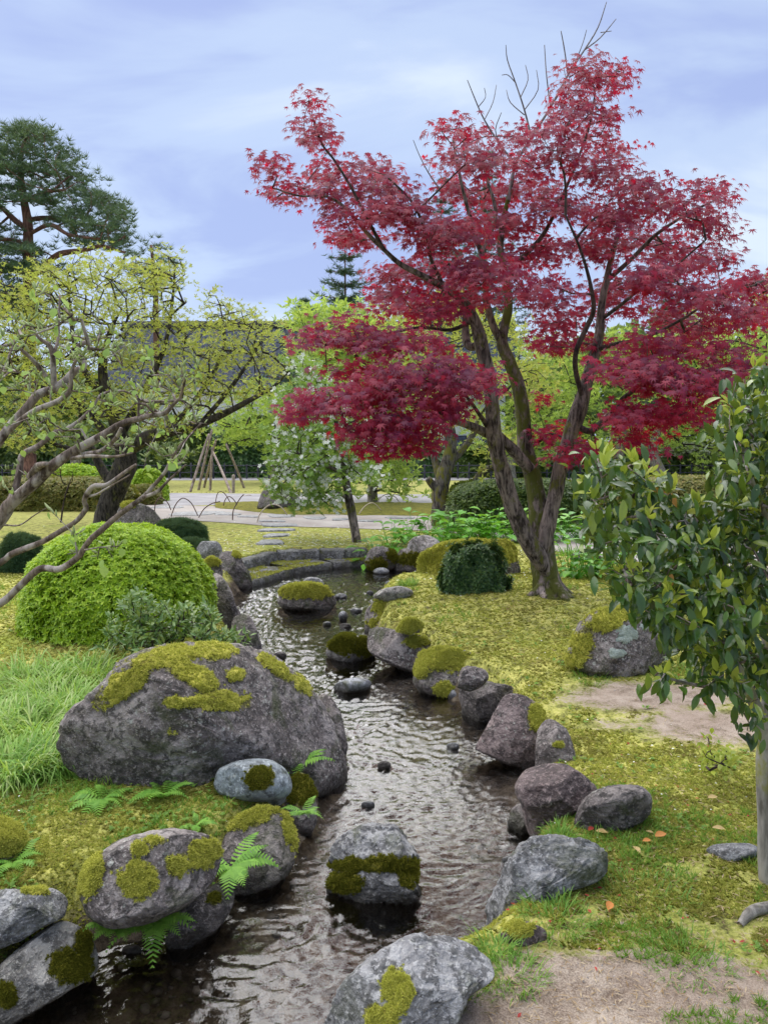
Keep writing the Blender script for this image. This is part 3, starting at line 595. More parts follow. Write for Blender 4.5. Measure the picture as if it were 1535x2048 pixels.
    MS = [np.zeros(len(V))]; th_ = .0065*min(size/.25, 1.3)
    if moss or top: patch(moss, mossmat_, 'tuftgold' if mossmat_ == 'moss' else 'tuftdark', 'moss_patch', th_, top)
    a_ = o.data.attributes.new('mossy', 'FLOAT', 'POINT'); a_.data.foreach_set('value', (MS[0]*.55).astype(np.float32))
    if lichen: patch(lichen, 'lichen', None, 'lichen_patch', .006)
    return o
RK = rock
RK('huge purple-brown boulder with a golden moss band over its crown', [(126, 1490), (138, 1430), (200, 1370), (268, 1318), (340, 1290), (440, 1288), (530, 1303), (600, 1358), (635, 1400), (662, 1450), (684, 1520), (678, 1562), (560, 1580), (430, 1580), (290, 1578), (160, 1550)], 'rock', .72, 6, .05, 6, [(250, 1368, 75, 24, -35), (335, 1316, 80, 22, -10), (420, 1302, 50, 18), (385, 1350, 55, 22, 30), (440, 1402, 62, 20), (360, 1405, 30, 12), (555, 1338, 50, 12, 35), (604, 1372, 30, 12, 50), (345, 1462, 12, 9), (470, 1350, 22, 14)], base='g', skew=.20)
RK('smooth round blue-grey stone capped with a tuft of dark moss', [(427, 1570), (440, 1537), (490, 1519), (545, 1521), (578, 1550), (581, 1585), (550, 1602), (480, 1602), (438, 1588)], 'rockblue', .95, 5, .02, 1, [(520, 1556, 28, 22)], 'mossdark', base='g', box=.9)
RK('mossy upright stone squeezed between the blue-grey stone and the water', [(572, 1575), (598, 1543), (622, 1562), (632, 1600), (632, 1650), (612, 1672), (580, 1665), (566, 1620)], 'rock', .9, 4, .06, 3, [(603, 1580, 28, 34)], 'mossdark', 'g' and WZ)
RK('tall brown bank stone with a streak of moss on its right edge', [(438, 1700), (470, 1645), (530, 1613), (570, 1628), (587, 1670), (590, 1715), (572, 1752), (500, 1790), (450, 1780)], 'rock', .9, 5, .05, 5, [(582, 1650, 16, 55, -10), (500, 1632, 55, 22, -15)], base=WZ)
RK('big oval grey stone scattered with five golden moss patches', [(163, 1795), (180, 1728), (240, 1680), (330, 1658), (400, 1666), (437, 1690), (438, 1740), (400, 1792), (320, 1838), (230, 1855), (178, 1835)], 'rock', .95, 6, .03, 2, [(275, 1760, 38, 38), (357, 1730, 24, 22), (405, 1708, 34, 26, -20), (182, 1750, 22, 45, 15), (280, 1697, 20, 12), (308, 1683, 22, 8)], base='g', box=.88)
RK('dark wet stone under the oval stone at the waterline', [(330, 1880), (350, 1830), (400, 1785), (452, 1762), (470, 1792), (448, 1845), (390, 1890), (340, 1900)], 'rockdark', .9, 4, .06, 4, [(428, 1797, 14, 12)], 'mossdark', base=WZ)
RK('angular grey stone cut by the left picture edge above the pale boulder', [(-70, 1800), (0, 1778), (60, 1782), (105, 1779), (136, 1797), (132, 1832), (80, 1858), (20, 1890), (-60, 1900)], 'rockgrey', .9, 5, .06, 7, [(72, 1783, 26, 8)], base='g')
RK('pale granular boulder with dark moss stain at the lower left corner', [(-60, 2020), (-10, 1945), (55, 1884), (120, 1843), (166, 1858), (194, 1902), (190, 1948), (120, 1992), (30, 2045), (-50, 2085)], 'rockpale', .9, 6, .04, 5, [(140, 1930, 38, 34), (8, 1988, 26, 26), (165, 1890, 18, 30)], 'mossdark', base=WZ)
RK('small stone wholly furred with golden moss at the left edge', [(-50, 1700), (-25, 1648), (18, 1636), (46, 1662), (48, 1695), (22, 1722), (-30, 1730)], 'rock', .9, 4, .05, 2, [(0, 1670, 60, 45)], base='g')
RK('stump-shaped grey stone standing alone in the stream', [(658, 1785), (666, 1735), (664, 1705), (682, 1668), (730, 1652), (790, 1653), (822, 1690), (833, 1740), (838, 1790), (800, 1805), (700, 1805)], 'rockgrey', .95, 6, .07, 5, [(700, 1730, 38, 14), (775, 1727, 60, 16), (690, 1765, 35, 20), (815, 1745, 20, 30)], 'mossdark', base=WZ, box=.62, layers=.07)
RK('cracked grey rock at the bottom edge with a square of moss', [(625, 2110), (660, 2020), (700, 1950), (780, 1890), (850, 1870), (930, 1882), (982, 1920), (978, 1962), (935, 1995), (905, 2060), (850, 2120), (700, 2140)], 'rockgrey', .8, 6, .05, 7, [(792, 1985, 30, 44), (765, 2035, 35, 30)], base='g')
RK('rugged grey rock sloping into the water on the right bank', [(955, 1890), (962, 1830), (1000, 1752), (1040, 1692), (1090, 1676), (1190, 1688), (1214, 1722), (1190, 1765), (1120, 1790), (1062, 1842), (1005, 1905)], 'rockgrey', .7, 6, .07, 7, (), base=WZ, yc=2.70)
RK('small purple stone half covered in moss below the rugged grey rock', [(998, 1868), (1030, 1843), (1072, 1848), (1094, 1870), (1062, 1892), (1010, 1888)], 'rockred', .9, 4, .05, 2, [(1035, 1860, 28, 16)], base='g')
RK('smooth reddish-brown oval rock overhanging the right waterline', [(1028, 1575), (1052, 1540), (1118, 1526), (1176, 1558), (1192, 1586), (1155, 1625), (1092, 1650), (1056, 1632), (1036, 1600)], 'rockred', .95, 5, .035, 3, (), base='g', box=.88)
RK('black wet stone in the shade beneath the reddish oval rock', [(1012, 1650), (1022, 1618), (1050, 1606), (1085, 1625), (1092, 1660), (1060, 1672), (1020, 1668)], 'rockdark', .9, 4, .07, 4, (), base=WZ)
RK('low dark grey stone in the grass beside the reddish oval rock', [(1148, 1650), (1166, 1600), (1210, 1574), (1272, 1570), (1302, 1592), (1290, 1636), (1232, 1664), (1170, 1672)], 'rockdark', .9, 5, .05, 4, (), base='g')
RK('smooth slate-coloured slab leaning down into the stream', [(948, 1497), (985, 1430), (1012, 1388), (1052, 1393), (1094, 1420), (1084, 1475), (1072, 1535), (1015, 1530)], 'rockred', .55, 5, .03, 5, [(1072, 1435, 16, 26)], base=WZ, box=.6)
RK('narrow upright brown stone with a dot of moss beside the slab', [(1068, 1545), (1074, 1465), (1096, 1438), (1132, 1460), (1147, 1500), (1140, 1545)], 'rock', .8, 5, .05, 4, [(1115, 1489, 11, 6)], base='g')
RK('dark blocky stone behind the leaning slab', [(920, 1432), (923, 1370), (970, 1363), (1022, 1373), (1028, 1396), (1004, 1445), (960, 1448)], 'rockdark', .8, 5, .06, 5, (), base=WZ, box=.6)
RK('moss-domed bank stone with a pale patch on its face', [(826, 1362), (838, 1310), (880, 1296), (940, 1306), (944, 1340), (915, 1392), (870, 1396), (834, 1378)], 'rock', .9, 5, .05, 4, [(888, 1318, 66, 24, 6), (886, 1377, 20, 14), (842, 1340, 12, 20)], base=WZ)
RK('small dark stone tucked beside the moss-domed stone', [(912, 1376), (924, 1335), (964, 1336), (977, 1358), (945, 1382)], 'rock', .9, 4, .06, 4, (), base='g')
RK('long purple bank stone with one moss spot at its end', [(733, 1275), (740, 1252), (800, 1263), (862, 1280), (852, 1332), (833, 1348), (780, 1330), (740, 1304)], 'rock', .7, 5, .05, 5, [(832, 1283, 24, 11)], base=WZ, box=.65)
RK('bank stone wearing a thick yellow moss cushion', [(728, 1262), (734, 1216), (766, 1194), (800, 1196), (824, 1225), (818, 1252), (764, 1268)], 'rock', .95, 5, .05, 3, [(787, 1217, 40, 20), (776, 1246, 38, 13)], base=WZ)
RK('little mossy stone behind the long purple stone', [(793, 1262), (814, 1238), (842, 1244), (840, 1265)], 'rock', .9, 4, .05, 2, [(815, 1250, 30, 14)], base='g')
RK('pinkish pale stone with moss stripes standing in the stream', [(650, 1304), (668, 1276), (700, 1269), (736, 1279), (750, 1305), (742, 1322), (690, 1326), (658, 1316)], 'rockwhite', .9, 5, .06, 4, [(690, 1286, 22, 22), (731, 1293, 24, 18), (665, 1290, 10, 10)], 'mossdark', base=WZ)
RK('mossy boulder standing in the upper pool of the stream', [(556, 1205), (565, 1175), (600, 1167), (640, 1169), (666, 1190), (668, 1214), (620, 1224), (572, 1218)], 'rockdark', .9, 5, .06, 4, [(611, 1182, 52, 15)], base=WZ)
RK('low grey stone behind the mossy boulder in the pool', [(598, 1172), (614, 1155), (640, 1157), (648, 1172), (625, 1178)], 'rockgrey', .9, 4, .05, 3, (), base=WZ)
RK('flat blue-grey stone just breaking the water beside the huge boulder', [(656, 1380), (688, 1358), (735, 1358), (740, 1376), (702, 1388)], 'pebble', .9, 4, .03, 1, (), base=WZ, name='stream_stone', cat='stone')
RK('dark brown rock on the left bank beside the clipped azalea', [(416, 1200), (424, 1150), (440, 1148), (462, 1180), (474, 1215), (486, 1238), (440, 1250)], 'rock', .9, 4, .07, 5, (), base='g')
RK('brown rock at the left waterline above the huge boulder', [(462, 1290), (466, 1230), (500, 1233), (520, 1280), (524, 1312), (480, 1318)], 'rock', .9, 4, .07, 5, (), base=WZ)
RK('dark rock in the gap behind the huge boulder crown', [(600, 1450), (640, 1385), (672, 1408), (690, 1460), (690, 1510), (640, 1520)], 'rock', .8, 4, .06, 4, (), base=WZ)
RK('flat-topped slate stone beside the dark juniper', [(393, 1095), (405, 1083), (438, 1085), (444, 1112), (420, 1124), (400, 1118)], 'rockgrey', .9, 4, .04, 4, (), base='g', box=.6)
RK('jagged dark stone at the left end of the kerb', [(436, 1120), (445, 1102), (472, 1102), (484, 1122), (500, 1150), (500, 1178), (455, 1182), (438, 1155)], 'rockdark', .9, 5, .07, 6, [(478, 1108, 12, 7)], base=WZ)
RK('brown mossy rock beneath the flat-topped slate stone', [(402, 1150), (415, 1118), (438, 1120), (446, 1150), (432, 1172), (410, 1168)], 'rock', .9, 4, .06, 4, [(420, 1124, 20, 10)], base='g')
RK('round dark stone bearded with moss at the right end of the kerb', [(728, 1128), (738, 1100), (765, 1092), (790, 1106), (794, 1134), (765, 1144), (738, 1140)], 'rockdark', .9, 4, .05, 2, [(755, 1128, 20, 12), (785, 1112, 12, 12)], 'mossdark', base=WZ)
RK('pale pink-grey stone set among the hosta leaves', [(812, 1100), (822, 1078), (850, 1070), (878, 1082), (882, 1102), (850, 1112)], 'rockwhite', .9, 4, .06, 4, (), base='g')
RK('mossy brown stone beneath the pale stone at the pool edge', [(788, 1142), (798, 1102), (830, 1096), (874, 1104), (882, 1134), (840, 1146)], 'rock', .9, 4, .06, 4, [(830, 1118, 40, 14)], 'mossdark', base=WZ)
RK('large moss-covered boulder behind the dark clipped shrub', [(818, 1186), (828, 1132), (868, 1094), (920, 1084), (980, 1080), (1030, 1079), (1042, 1104), (1038, 1155), (1010, 1176), (900, 1180)], 'rock', .5, 5, .06, 5, [(870, 1125, 55, 45), (940, 1090, 80, 16), (1020, 1095, 30, 30)], base='g', box=.7, yc=9.75)
RK('broad boulder with moss and a pale lichen rosette behind the camellia leaves', [(1128, 1325), (1150, 1270), (1175, 1226), (1230, 1214), (1300, 1222), (1345, 1260), (1348, 1312), (1290, 1340), (1232, 1360), (1180, 1350)], 'rock', .85, 5, .06, 6, [(1215, 1238, 45, 22, -15), (1262, 1222, 40, 12), (1165, 1292, 22, 30), (1150, 1320, 20, 14)], base='g', lichen=[(1250, 1268, 22, 20), (1288, 1252, 10, 8), (1232, 1305, 18, 10)])
RK('flat weathered stone lying in the moss near the camellia foot', [(1398, 1706), (1432, 1688), (1500, 1688), (1514, 1706), (1450, 1724)], 'rockgrey', .9, 4, .05, 3, (), base='g')
RK('dark boulder with a yellow moss cap beside the plum trunk', [(228, 1062), (236, 1020), (258, 1004), (300, 1014), (326, 1044), (330, 1064), (280, 1072)], 'rockdark', .9, 4, .05, 3, [(256, 1008, 17, 9)], base='g')
RK('cone-shaped dark rock behind the white blossom tree', [(512, 1018), (524, 985), (545, 966), (580, 972), (600, 998), (610, 1016), (560, 1022)], 'rockdark', .9, 4, .06, 4, (), base='g')
RK('low dark stone in the grass right of the maple trunk', [(1136, 1120), (1145, 1106), (1180, 1102), (1202, 1114), (1190, 1124)], 'rockdark', .9, 4, .05, 3, (), base='g')
RK('grey stone at the near corner of the mossy boulder', [(744, 1192), (765, 1178), (800, 1172), (826, 1182), (815, 1196), (770, 1200)], 'rockpale', .9, 4, .05, 3, (), base='g')
for (u, v, rx, ry, m, lab) in [
    (686, 1233, 10, 10, 'pebble', 'egg-shaped pale blue stone upright in the riffle'), (762, 1143, 17, 7, 'pebble', 'flat grey stone in the still water under the round mossy stone'),
    (778, 1166, 9, 4, 'pebble', 'thin pale stone by the grass tuft in the upper pool'), (768, 1531, 14, 9, 'rockdark', 'round dark pebble in midstream below the leaning slab'),
    (560, 1312, 14, 8, 'rockdark', 'dark stone in the water just above the huge boulder'), (654, 1248, 9, 5, 'pebble', 'small pale stone left of the egg-shaped stone'),
    (682, 1193, 13, 6, 'pebble', 'flat pale stone right of the mossy pool boulder'), (907, 1390, 13, 11, 'pebble', 'blue-grey stone at the foot of the moss-domed stone'),
    (905, 1493, 14, 7, 'pebble', 'half-sunken stone left of the leaning slab'), (736, 1610, 15, 7, 'pebble', 'half-sunken bluish stone upstream of the stump-shaped stone'),
    (712, 1222, 13, 5, 'pebble', 'low grey stone right of the egg-shaped stone'), (740, 1186, 8, 4, 'pebble', 'tiny pale stone upstream near the grey corner stone'),
    (690, 1252, 13, 5, 'rockdark', 'low dark stone below the egg-shaped stone'), (1022, 1722, 22, 9, 'pebble', 'pale submerged stone beside the rugged grey rock'), (265, 1902, 22, 12, 'rockdark', 'black wet stone among the ferns at the lower left waterline')]:
    rock(lab, [(u+rx*math.cos(a), v-ry*math.sin(a)*(1.15 if math.sin(a) > 0 else .9)) for a in np.linspace(0, 2*math.pi, 9)[:-1]], m, .9, 3, .05, 2, (), base=WZ, name='stream_stone', cat='stone', box=.9)

def slab(u, v, w, hpx, label, mat='slab', name='stepping_stone', zt=.028, seed=0):
    r = np.random.default_rng(seed+int(u)); c = G(u, v); a = G(u+w, v); b = G(u, v-hpx*.62); rx = abs(a[0]-c[0]); ry = max(abs(b[1]-c[1]), rx*.3); n = 22; th = np.linspace(0, 2*math.pi, n, endpoint=False)
    rr = 1+.14*np.sin(2*th+r.uniform(0, 6))+.09*np.sin(3*th+r.uniform(0, 6))+r.normal(size=n)*.025; x, y = np.cos(th), np.sin(th); sq = (np.abs(x)**4+np.abs(y)**4)**-.25; V = []
    for s, z in ((1.0, -.12), (1.0, zt*.55), (.965, zt*.95), (.7, zt), (.35, zt*1.02)):
        V += [(c[0]+rx*s*q*k*p_, c[1]+ry*s*q2*k*p_, c[2]+z+(.006*perlin(np.array([[c[0]+x_*3, y_*3, 1.]]), 3)[0] if z > .03 else 0)) for q, q2, k, p_, x_, y_ in zip(x, y, rr, sq, x*s, y*s)]
    V.append((c[0], c[1], c[2]+zt*1.02)); F = []
    i = np.arange(4)[:, None]*n; j = np.arange(n)[None]; j2 = (j+1) % n; F4 = np.stack([i+j, i+j2, i+n+j2, i+n+j], 2).reshape(-1, 4); F3 = np.array([(4*n+k, 4*n+(k+1) % n, 5*n) for k in range(n)])
    return solo(name, V, [F4, F3], M[mat], label, 'stepping stone', 'flat stepping stones to the path', None, loc=c)
for (u, v, w, h, lab) in [(541, 1086, 28, 6, 'nearest slate stepping stone in the mossy lawn by the kerb'), (552, 1072, 22, 5, 'second slate stepping stone from the kerb'), (552, 1061, 33, 4, 'third slate stepping stone from the kerb'),
    (558, 1051, 38, 4, 'fourth stepping stone from the kerb, the widest of the row'), (543, 1043, 26, 3, 'last stepping stone in the lawn where the row meets the path'), (562, 1033, 28, 4, 'pale slab on the path straight behind the stepping stone row'),
    (497, 1034, 20, 3, 'small squarish slab on the path left of the stepping stone row'), (456, 1029, 24, 4, 'slab on the path beside the dark bamboo hoops'), (391, 1028, 46, 6, 'largest flat slab on the path at the left'), (335, 1015, 28, 4, 'wide pale slab where the path opens at the far left'),
    (630, 1037, 22, 4, 'oval slab under the white blossom branches'), (680, 1040, 16, 3, 'little slab left of the white blossom trunk'), (735, 1043, 26, 3, 'slab on the path right of the white blossom trunk'), (800, 1037, 26, 3, 'slab on the path left of the mossy plum trunk'),
    (1135, 1074, 34, 5, 'brownish slab on the path right of the maple trunk'), (1215, 1092, 30, 4, 'slab on the path behind the camellia')]: slab(u, v, w, h, lab)

def kerb(p0, p1, zb, zt, wid, label, mat='kerb', moss=False):
    a, b = np.array(p0), np.array(p1); d = nrm(b-a); nn = np.array([-d[1], d[0]]); nn = nn if nn[1] > 0 else -nn; L_ = np.linalg.norm(b-a); n = max(4, int(L_/.06)); V = []
    prof = [(0, zb), (0, zb+(zt-zb)*.5), (.004, zt-.02), (.02, zt), (wid*.5, zt+.004), (wid-.02, zt), (wid, zt-.03), (wid, zb)]
    for k in range(n+1):
        q = a+d*(L_*k/n)
        for o_, z in prof: V.append((*(q+nn*o_), z))
    V = np.array(V); V = V+.012*np.stack([perlin(V*9, 1), perlin(V*9, 2), perlin(V*7, 3)], 1); m = len(prof); i = np.arange(n)[:, None]*m; j = np.arange(m-1)[None]
    F = np.stack([i+j, i+m+j, i+m+j+1, i+j+1], 2).reshape(-1, 4); caps = np.array([[0, 1, 2, 3], [0, 3, 4, 7], [4, 5, 6, 7]]); F = np.concatenate([F, caps[:, ::-1]*1, caps+n*m])
    o = solo('kerb_stone', V, F, M[mat], label, 'kerb stone', 'kerb stones of the pool', None, loc=(*((a+b)/2), zb), smooth=False)
    if moss:
        c = int(L_*1500); s = rng.uniform(0, 1, c); w = rng.uniform(0, wid, c)**1; P = np.concatenate([a+d*(L_*s)[:, None]+nn*w[:, None], np.full((c, 1), zt)], 1); P = P[noise2(P[:, 0], P[:, 1], 3, 8) > -.1]
        part('moss_sprigs', *scatter(TUFT, frames(rdirs(len(P)), np.tile([0, 0, 1.], (len(P), 1))+.3*rdirs(len(P))), P, rng.uniform(.02, .045, len(P))), M['tuft'], o, kind='stuff', smooth=False)
K1 = [on_z(u, v, -.17)[:2] for u, v in ((489, 1142), (556, 1122), (640, 1119), (690, 1118), (735, 1116))]
K2 = [on_z(u, v, WZ)[:2] for u, v in ((503, 1177), (590, 1150), (665, 1139), (745, 1133))]
for k, lab in enumerate(('slanting left stone of the upper kerb above the pool', 'long middle stone of the upper kerb above the pool', 'short stone of the upper kerb behind the pool', 'right end stone of the upper kerb by the round mossy stone')): kerb(K1[k], K1[k+1]-nrm(K1[k+1]-K1[k])*.006, -.40, -.02, .34, lab)
for k, lab in enumerate(('left mossy stone of the low ledge at the waterline', 'middle mossy stone of the low ledge at the waterline', 'right mossy stone of the low ledge at the waterline')): kerb(K2[k], K2[k+1]-nrm(K2[k+1]-K2[k])*.012, -.45, -.17, .80, lab, moss=True)
# ------------------------------------------------------------------ trees
def limb_path(pts, y0, y1=None, r0=None, r1=None, ground_first=False):
    """pixel polyline (u, v) or (u, v, radius px) from depth y0 to y1 -> points and radii in metres"""
    n = len(pts); ys_ = np.linspace(y0, y0 if y1 is None else y1, n); P = np.array([at(p[0], p[1], yy) for p, yy in zip(pts, ys_)])
    px = np.array([p[2] for p in pts]) if len(pts[0]) > 2 else np.linspace(r0, r1, n)
    return P, px/FPX*np.linalg.norm(P-EYE, axis=1)
def limb(name, parent, pts, y0, y1, mat, r0=None, r1=None, sides=12, bumps=.14, seed=0, freq=9., ext=None):
    P, R = limb_path(pts, y0, y1, r0, r1); R = R*(.86 if mat in ('hazelbark', 'plumbark') else 1)
    if ext is not None: P = np.concatenate([[ext[0]], P]); R = np.concatenate([[ext[1]], R])
    part(name, *sweep(P, R, sides, bumps, freq, 5, seed), M[mat], parent); return catmull(P, 3)

# --- the red maple
mb = G(1098, 1186); MY = mb[1]
maple = thing('maple_tree', 'red-purple leaved maple with three leaning stems on the mossy mound', 'tree', mb)
sd = []
tp, tr = limb_path([(1102, 1205, 46), (1098, 1188, 36), (1093, 1166, 28), (1088, 1140, 25), (1084, 1100, 24), (1082, 1060, 22), (1072, 990, 17), (1060, 935, 16), (1050, 890, 15), (1045, 830, 14), (1036, 775, 13), (1020, 728, 12), (1004, 690, 11), (1008, 655, 9), (1016, 615, 8), (1012, 560, 7), (1000, 500, 6), (1006, 440, 5), (1020, 380, 4)], MY, MY+.5)
part('trunk', *sweep(tp, tr, 18, .16, 7, 6, 3), M['maplemoss'], maple); sd.append(catmull(tp, 3)[24:])
V_, R_ = [], []
for k, (a, ln) in enumerate([(205, .30), (300, .30), (20, .30)]):   # root flare
    d = np.array([math.cos(math.radians(a)), math.sin(math.radians(a))]); q = [mb+np.array([*(d*.04), .12]), mb+np.array([*(d*.16), .02]), np.array([*(mb[:2]+d*ln), gz1(*(mb[:2]+d*ln))-.03])]
    part('root', *sweep(np.array(q), [.07, .055, .02], 8, .15, 9, 4, k), M['maplemoss'], maple)
sd.append(limb('limb', maple, [(1092, 1150, 8), (1078, 1118, 17), (1050, 1070, 18), (1026, 1015, 17), (1008, 960, 16), (996, 910, 15), (986, 860, 15), (982, 805, 15), (974, 745, 14), (962, 690, 13), (950, 645, 11), (928, 605, 8), (888, 575, 6), (838, 548, 6), (800, 528, 5), (768, 500, 4), (730, 462, 3.5), (690, 415, 3), (650, 392, 2.2), (600, 392, 1.6), (545, 376, 1)], MY-.02, MY-.7, 'maplebark', sides=16, seed=5))
sd.append(limb('limb', maple, [(1085, 1110, 8), (1089, 1082, 14), (1098, 1040, 15), (1110, 985, 14), (1122, 930, 15), (1140, 870, 14), (1156, 822, 15), (1172, 765, 12), (1186, 715, 11), (1198, 665, 9), (1202, 610, 7), (1214, 550, 6), (1228, 490, 5), (1240, 440, 3.5), (1236, 390, 2.5)], MY, MY+.2, 'maplebark', sides=16, seed=8))
for pts, y0, y1 in [
    ([(1060, 940, 12), (1030, 905, 11), (1005, 880, 10), (985, 860, 9)], 0.05, -.05),
    ([(988, 875, 9), (960, 860, 9), (930, 848, 8), (905, 838, 7), (870, 815, 5), (830, 805, 3.5), (770, 815, 2.5), (690, 850, 1.5)], -.05, -1.0),
    ([(984, 880, 5), (972, 850, 5), (955, 825, 4), (930, 790, 3), (900, 760, 2)], -.1, -.7),
    ([(1150, 850, 6), (1180, 862, 6), (1212, 836, 6), (1238, 812, 5), (1246, 796, 5), (1290, 770, 4), (1350, 765, 3), (1430, 745, 2)], .1, -.7),
    ([(1162, 790, 5), (1150, 740, 5), (1152, 700, 5), (1172, 655, 5), (1186, 620, 4.5), (1180, 570, 3.5), (1160, 500, 2.5), (1130, 430, 2)], .05, -.5),
    ([(1190, 700, 5), (1230, 688, 4), (1290, 675, 3), (1360, 640, 2.5), (1440, 590, 2), (1510, 570, 1.4)], .1, -.3),
    ([(1005, 690, 8), (985, 650, 7), (972, 600, 6), (968, 540, 5), (950, 470, 4), (925, 380, 3), (905, 280, 2)], .35, .3),
    ([(962, 690, 8), (935, 690, 8), (930, 640, 7), (938, 590, 6), (955, 530, 5), (978, 470, 4.5), (990, 420, 3.5), (970, 350, 2.5)], -.1, .6),
    ([(1012, 560, 6), (1040, 520, 5), (1085, 470, 4), (1120, 400, 3.2), (1150, 330, 2.5), (1178, 250, 2), (1190, 180, 1.4)], .5, .2),
    ([(1214, 560, 5), (1260, 520, 4), (1310, 470, 3.2), (1370, 430, 2.5), (1440, 395, 1.4)], .2, 0),
    ([(768, 500, 4), (735, 440, 3.2), (705, 380, 2.6), (668, 320, 2.2), (645, 290, 2), (628, 240, 1.6)], -.65, -.8),
    ([(888, 575, 4), (862, 520, 3.5), (850, 460, 3), (820, 400, 2.4), (770, 350, 1.6)], -.35, -.9),
    ([(1200, 640, 4), (1240, 610, 3.2), (1290, 570, 2.6), (1340, 540, 2), (1410, 480, 1.4)], .15, -.6),
    ([(950, 640, 4), (900, 660, 3.5), (840, 655, 3), (760, 670, 2.4), (650, 690, 1.6)], -.25, -.9),
    ([(1048, 900, 4), (1075, 885, 3.2), (1100, 868, 2.4), (1140, 880, 1.5)], .4, .1)]:
    sd.append(limb('branch', maple, pts, MY+y0, MY+y1, 'twig' if pts[0][2] < 7 else 'maplebark', sides=9, bumps=.1, seed=int(pts[0][0])))
sd = np.concatenate(sd); hroot = np.linalg.norm(sd-mb, axis=1)
for k, pts in enumerate([[(1016, 400, 3), (1030, 330, 2.6), (1062, 275, 2.2), (1100, 215, 1.9), (1135, 150, 1.6), (1168, 100, 1.3), (1195, 55, 1), (1212, 4, .6)], [(1168, 100, 1.1), (1200, 75, .9), (1231, 38, .6)], [(1135, 150, 1.1), (1128, 100, .9), (1121, 62, .6)], [(1100, 215, 1.1), (1092, 150, .9), (1088, 90, .6)], [(1150, 125, .9), (1165, 85, .7), (1172, 60, .5)],
    [(1030, 330, 2), (1000, 290, 1.6), (968, 240, 1.2), (948, 195, .9), (934, 160, .6)], [(968, 240, .9), (985, 205, .7), (992, 170, .5)], [(955, 215, .8), (970, 195, .6), (968, 176, .5)], [(1062, 275, 1.6), (1048, 220, 1.3), (1030, 165, 1), (1014, 120, .8), (1011, 90, .5)], [(1040, 195, .9), (1055, 160, .7), (1050, 130, .5)], [(1030, 165, .8), (1015, 150, .6), (1003, 150, .5)], [(1048, 220, .9), (1075, 180, .7), (1072, 140, .5)], [(1048, 230, .9), (1020, 205, .7), (1012, 180, .5)],
    [(880, 380, 1.2), (856, 345, .9), (838, 310, .7), (826, 280, .5)], [(856, 345, .7), (862, 318, .5)], [(560, 384, 1), (535, 384, .7), (510, 392, .5)], [(1000, 290, 1), (990, 260, .8), (1002, 225, .5)], [(1110, 200, .9), (1130, 165, .7), (1126, 135, .5)], [(1200, 65, .7), (1222, 62, .5)], [(1300, 420, 1), (1330, 395, .7), (1352, 372, .5)]]):
    P_, R_ = limb_path(pts, MY+.4, MY+.4+.12*math.sin(k*2.3)); part('bare_twig', *sweep(P_, R_*1.15, 5, .1, 9, 3, k), M['bare'], maple)
PADS = [(1185, 145, 55, 36), (1160, 205, 42, 40), (1218, 235, 30, 14), (1235, 155, 18, 30), (620, 212, 18, 22), (630, 262, 34, 26), (640, 290, 28, 16), (560, 335, 32, 22), (572, 385, 46, 20), (640, 345, 46, 22), (715, 335, 44, 20), (765, 345, 38, 26), (690, 385, 70, 26), (800, 365, 40, 22), (735, 430, 76, 30), (660, 475, 36, 14), (720, 480, 60, 20), (815, 415, 50, 34), (850, 470, 60, 34),
 (905, 258, 28, 20), (945, 275, 34, 20), (905, 315, 32, 22), (955, 320, 46, 34), (1050, 275, 32, 20), (1105, 262, 44, 26), (1040, 330, 40, 26), (960, 390, 66, 34), (905, 375, 30, 26), (1060, 370, 50, 34), (1130, 310, 44, 26), (1170, 270, 30, 22), (1225, 300, 40, 24), (1205, 350, 62, 34), (1280, 365, 34, 28), (1305, 400, 46, 26), (1400, 378, 34, 20), (1450, 392, 32, 18), (1390, 425, 60, 26), (1425, 455, 32, 24), (1120, 415, 74, 34), (1235, 430, 66, 40), (1000, 450, 76, 36), (915, 470, 66, 32), (1085, 500, 76, 36), (1185, 500, 56, 36), (1300, 490, 76, 36), (1380, 520, 62, 28), (1435, 515, 22, 28), (980, 545, 84, 36), (880, 540, 76, 32), (800, 555, 56, 34), (780, 600, 50, 36), (850, 610, 76, 36), (945, 600, 56, 26), (1095, 590, 56, 36), (1130, 645, 62, 32), (1250, 590, 72, 46), (1310, 555, 64, 36), (1350, 630, 56, 34), (1425, 590, 64, 32), (1490, 580, 50, 32), (1475, 640, 48, 28), (1400, 660, 56, 26), (1520, 620, 40, 40),
 (690, 655, 56, 20, -1), (640, 680, 42, 18, -1), (740, 690, 62, 28, -1), (830, 680, 40, 22, -.8), (850, 740, 84, 34, -1.2), (940, 765, 50, 34, -1.1), (790, 775, 76, 34, -1.2), (700, 800, 76, 28, -1.2), (630, 812, 46, 20, -1.1), (595, 828, 22, 12, -1.1), (745, 855, 66, 32, -1.2), (830, 840, 64, 32, -1.2), (880, 810, 46, 30, -1), (800, 885, 56, 20, -1.1), (730, 895, 36, 16, -1.1), (700, 740, 50, 16, -.8),
 (1250, 740, 62, 32, -.8), (1330, 755, 84, 40, -.9), (1405, 770, 56, 34, -.8), (1460, 738, 44, 22, -.7), (1300, 690, 76, 24, -.5), (1400, 705, 56, 18, -.5), (1480, 705, 22, 16, -.5), (1260, 828, 54, 24, -.7), (1330, 830, 66, 24, -.7), (1400, 825, 44, 20, -.7), (1290, 872, 34, 20, -.6), (1310, 905, 20, 16, -.6), (1105, 862, 36, 18, .2), (1150, 895, 40, 18, -.3), (1135, 915, 26, 10, -.3), (1095, 685, 40, 22, .5), (1175, 690, 62, 20, .4), (1085, 800, 22, 14, .6), (900, 700, 30, 16, .5), (1500, 560, 36, 20)]
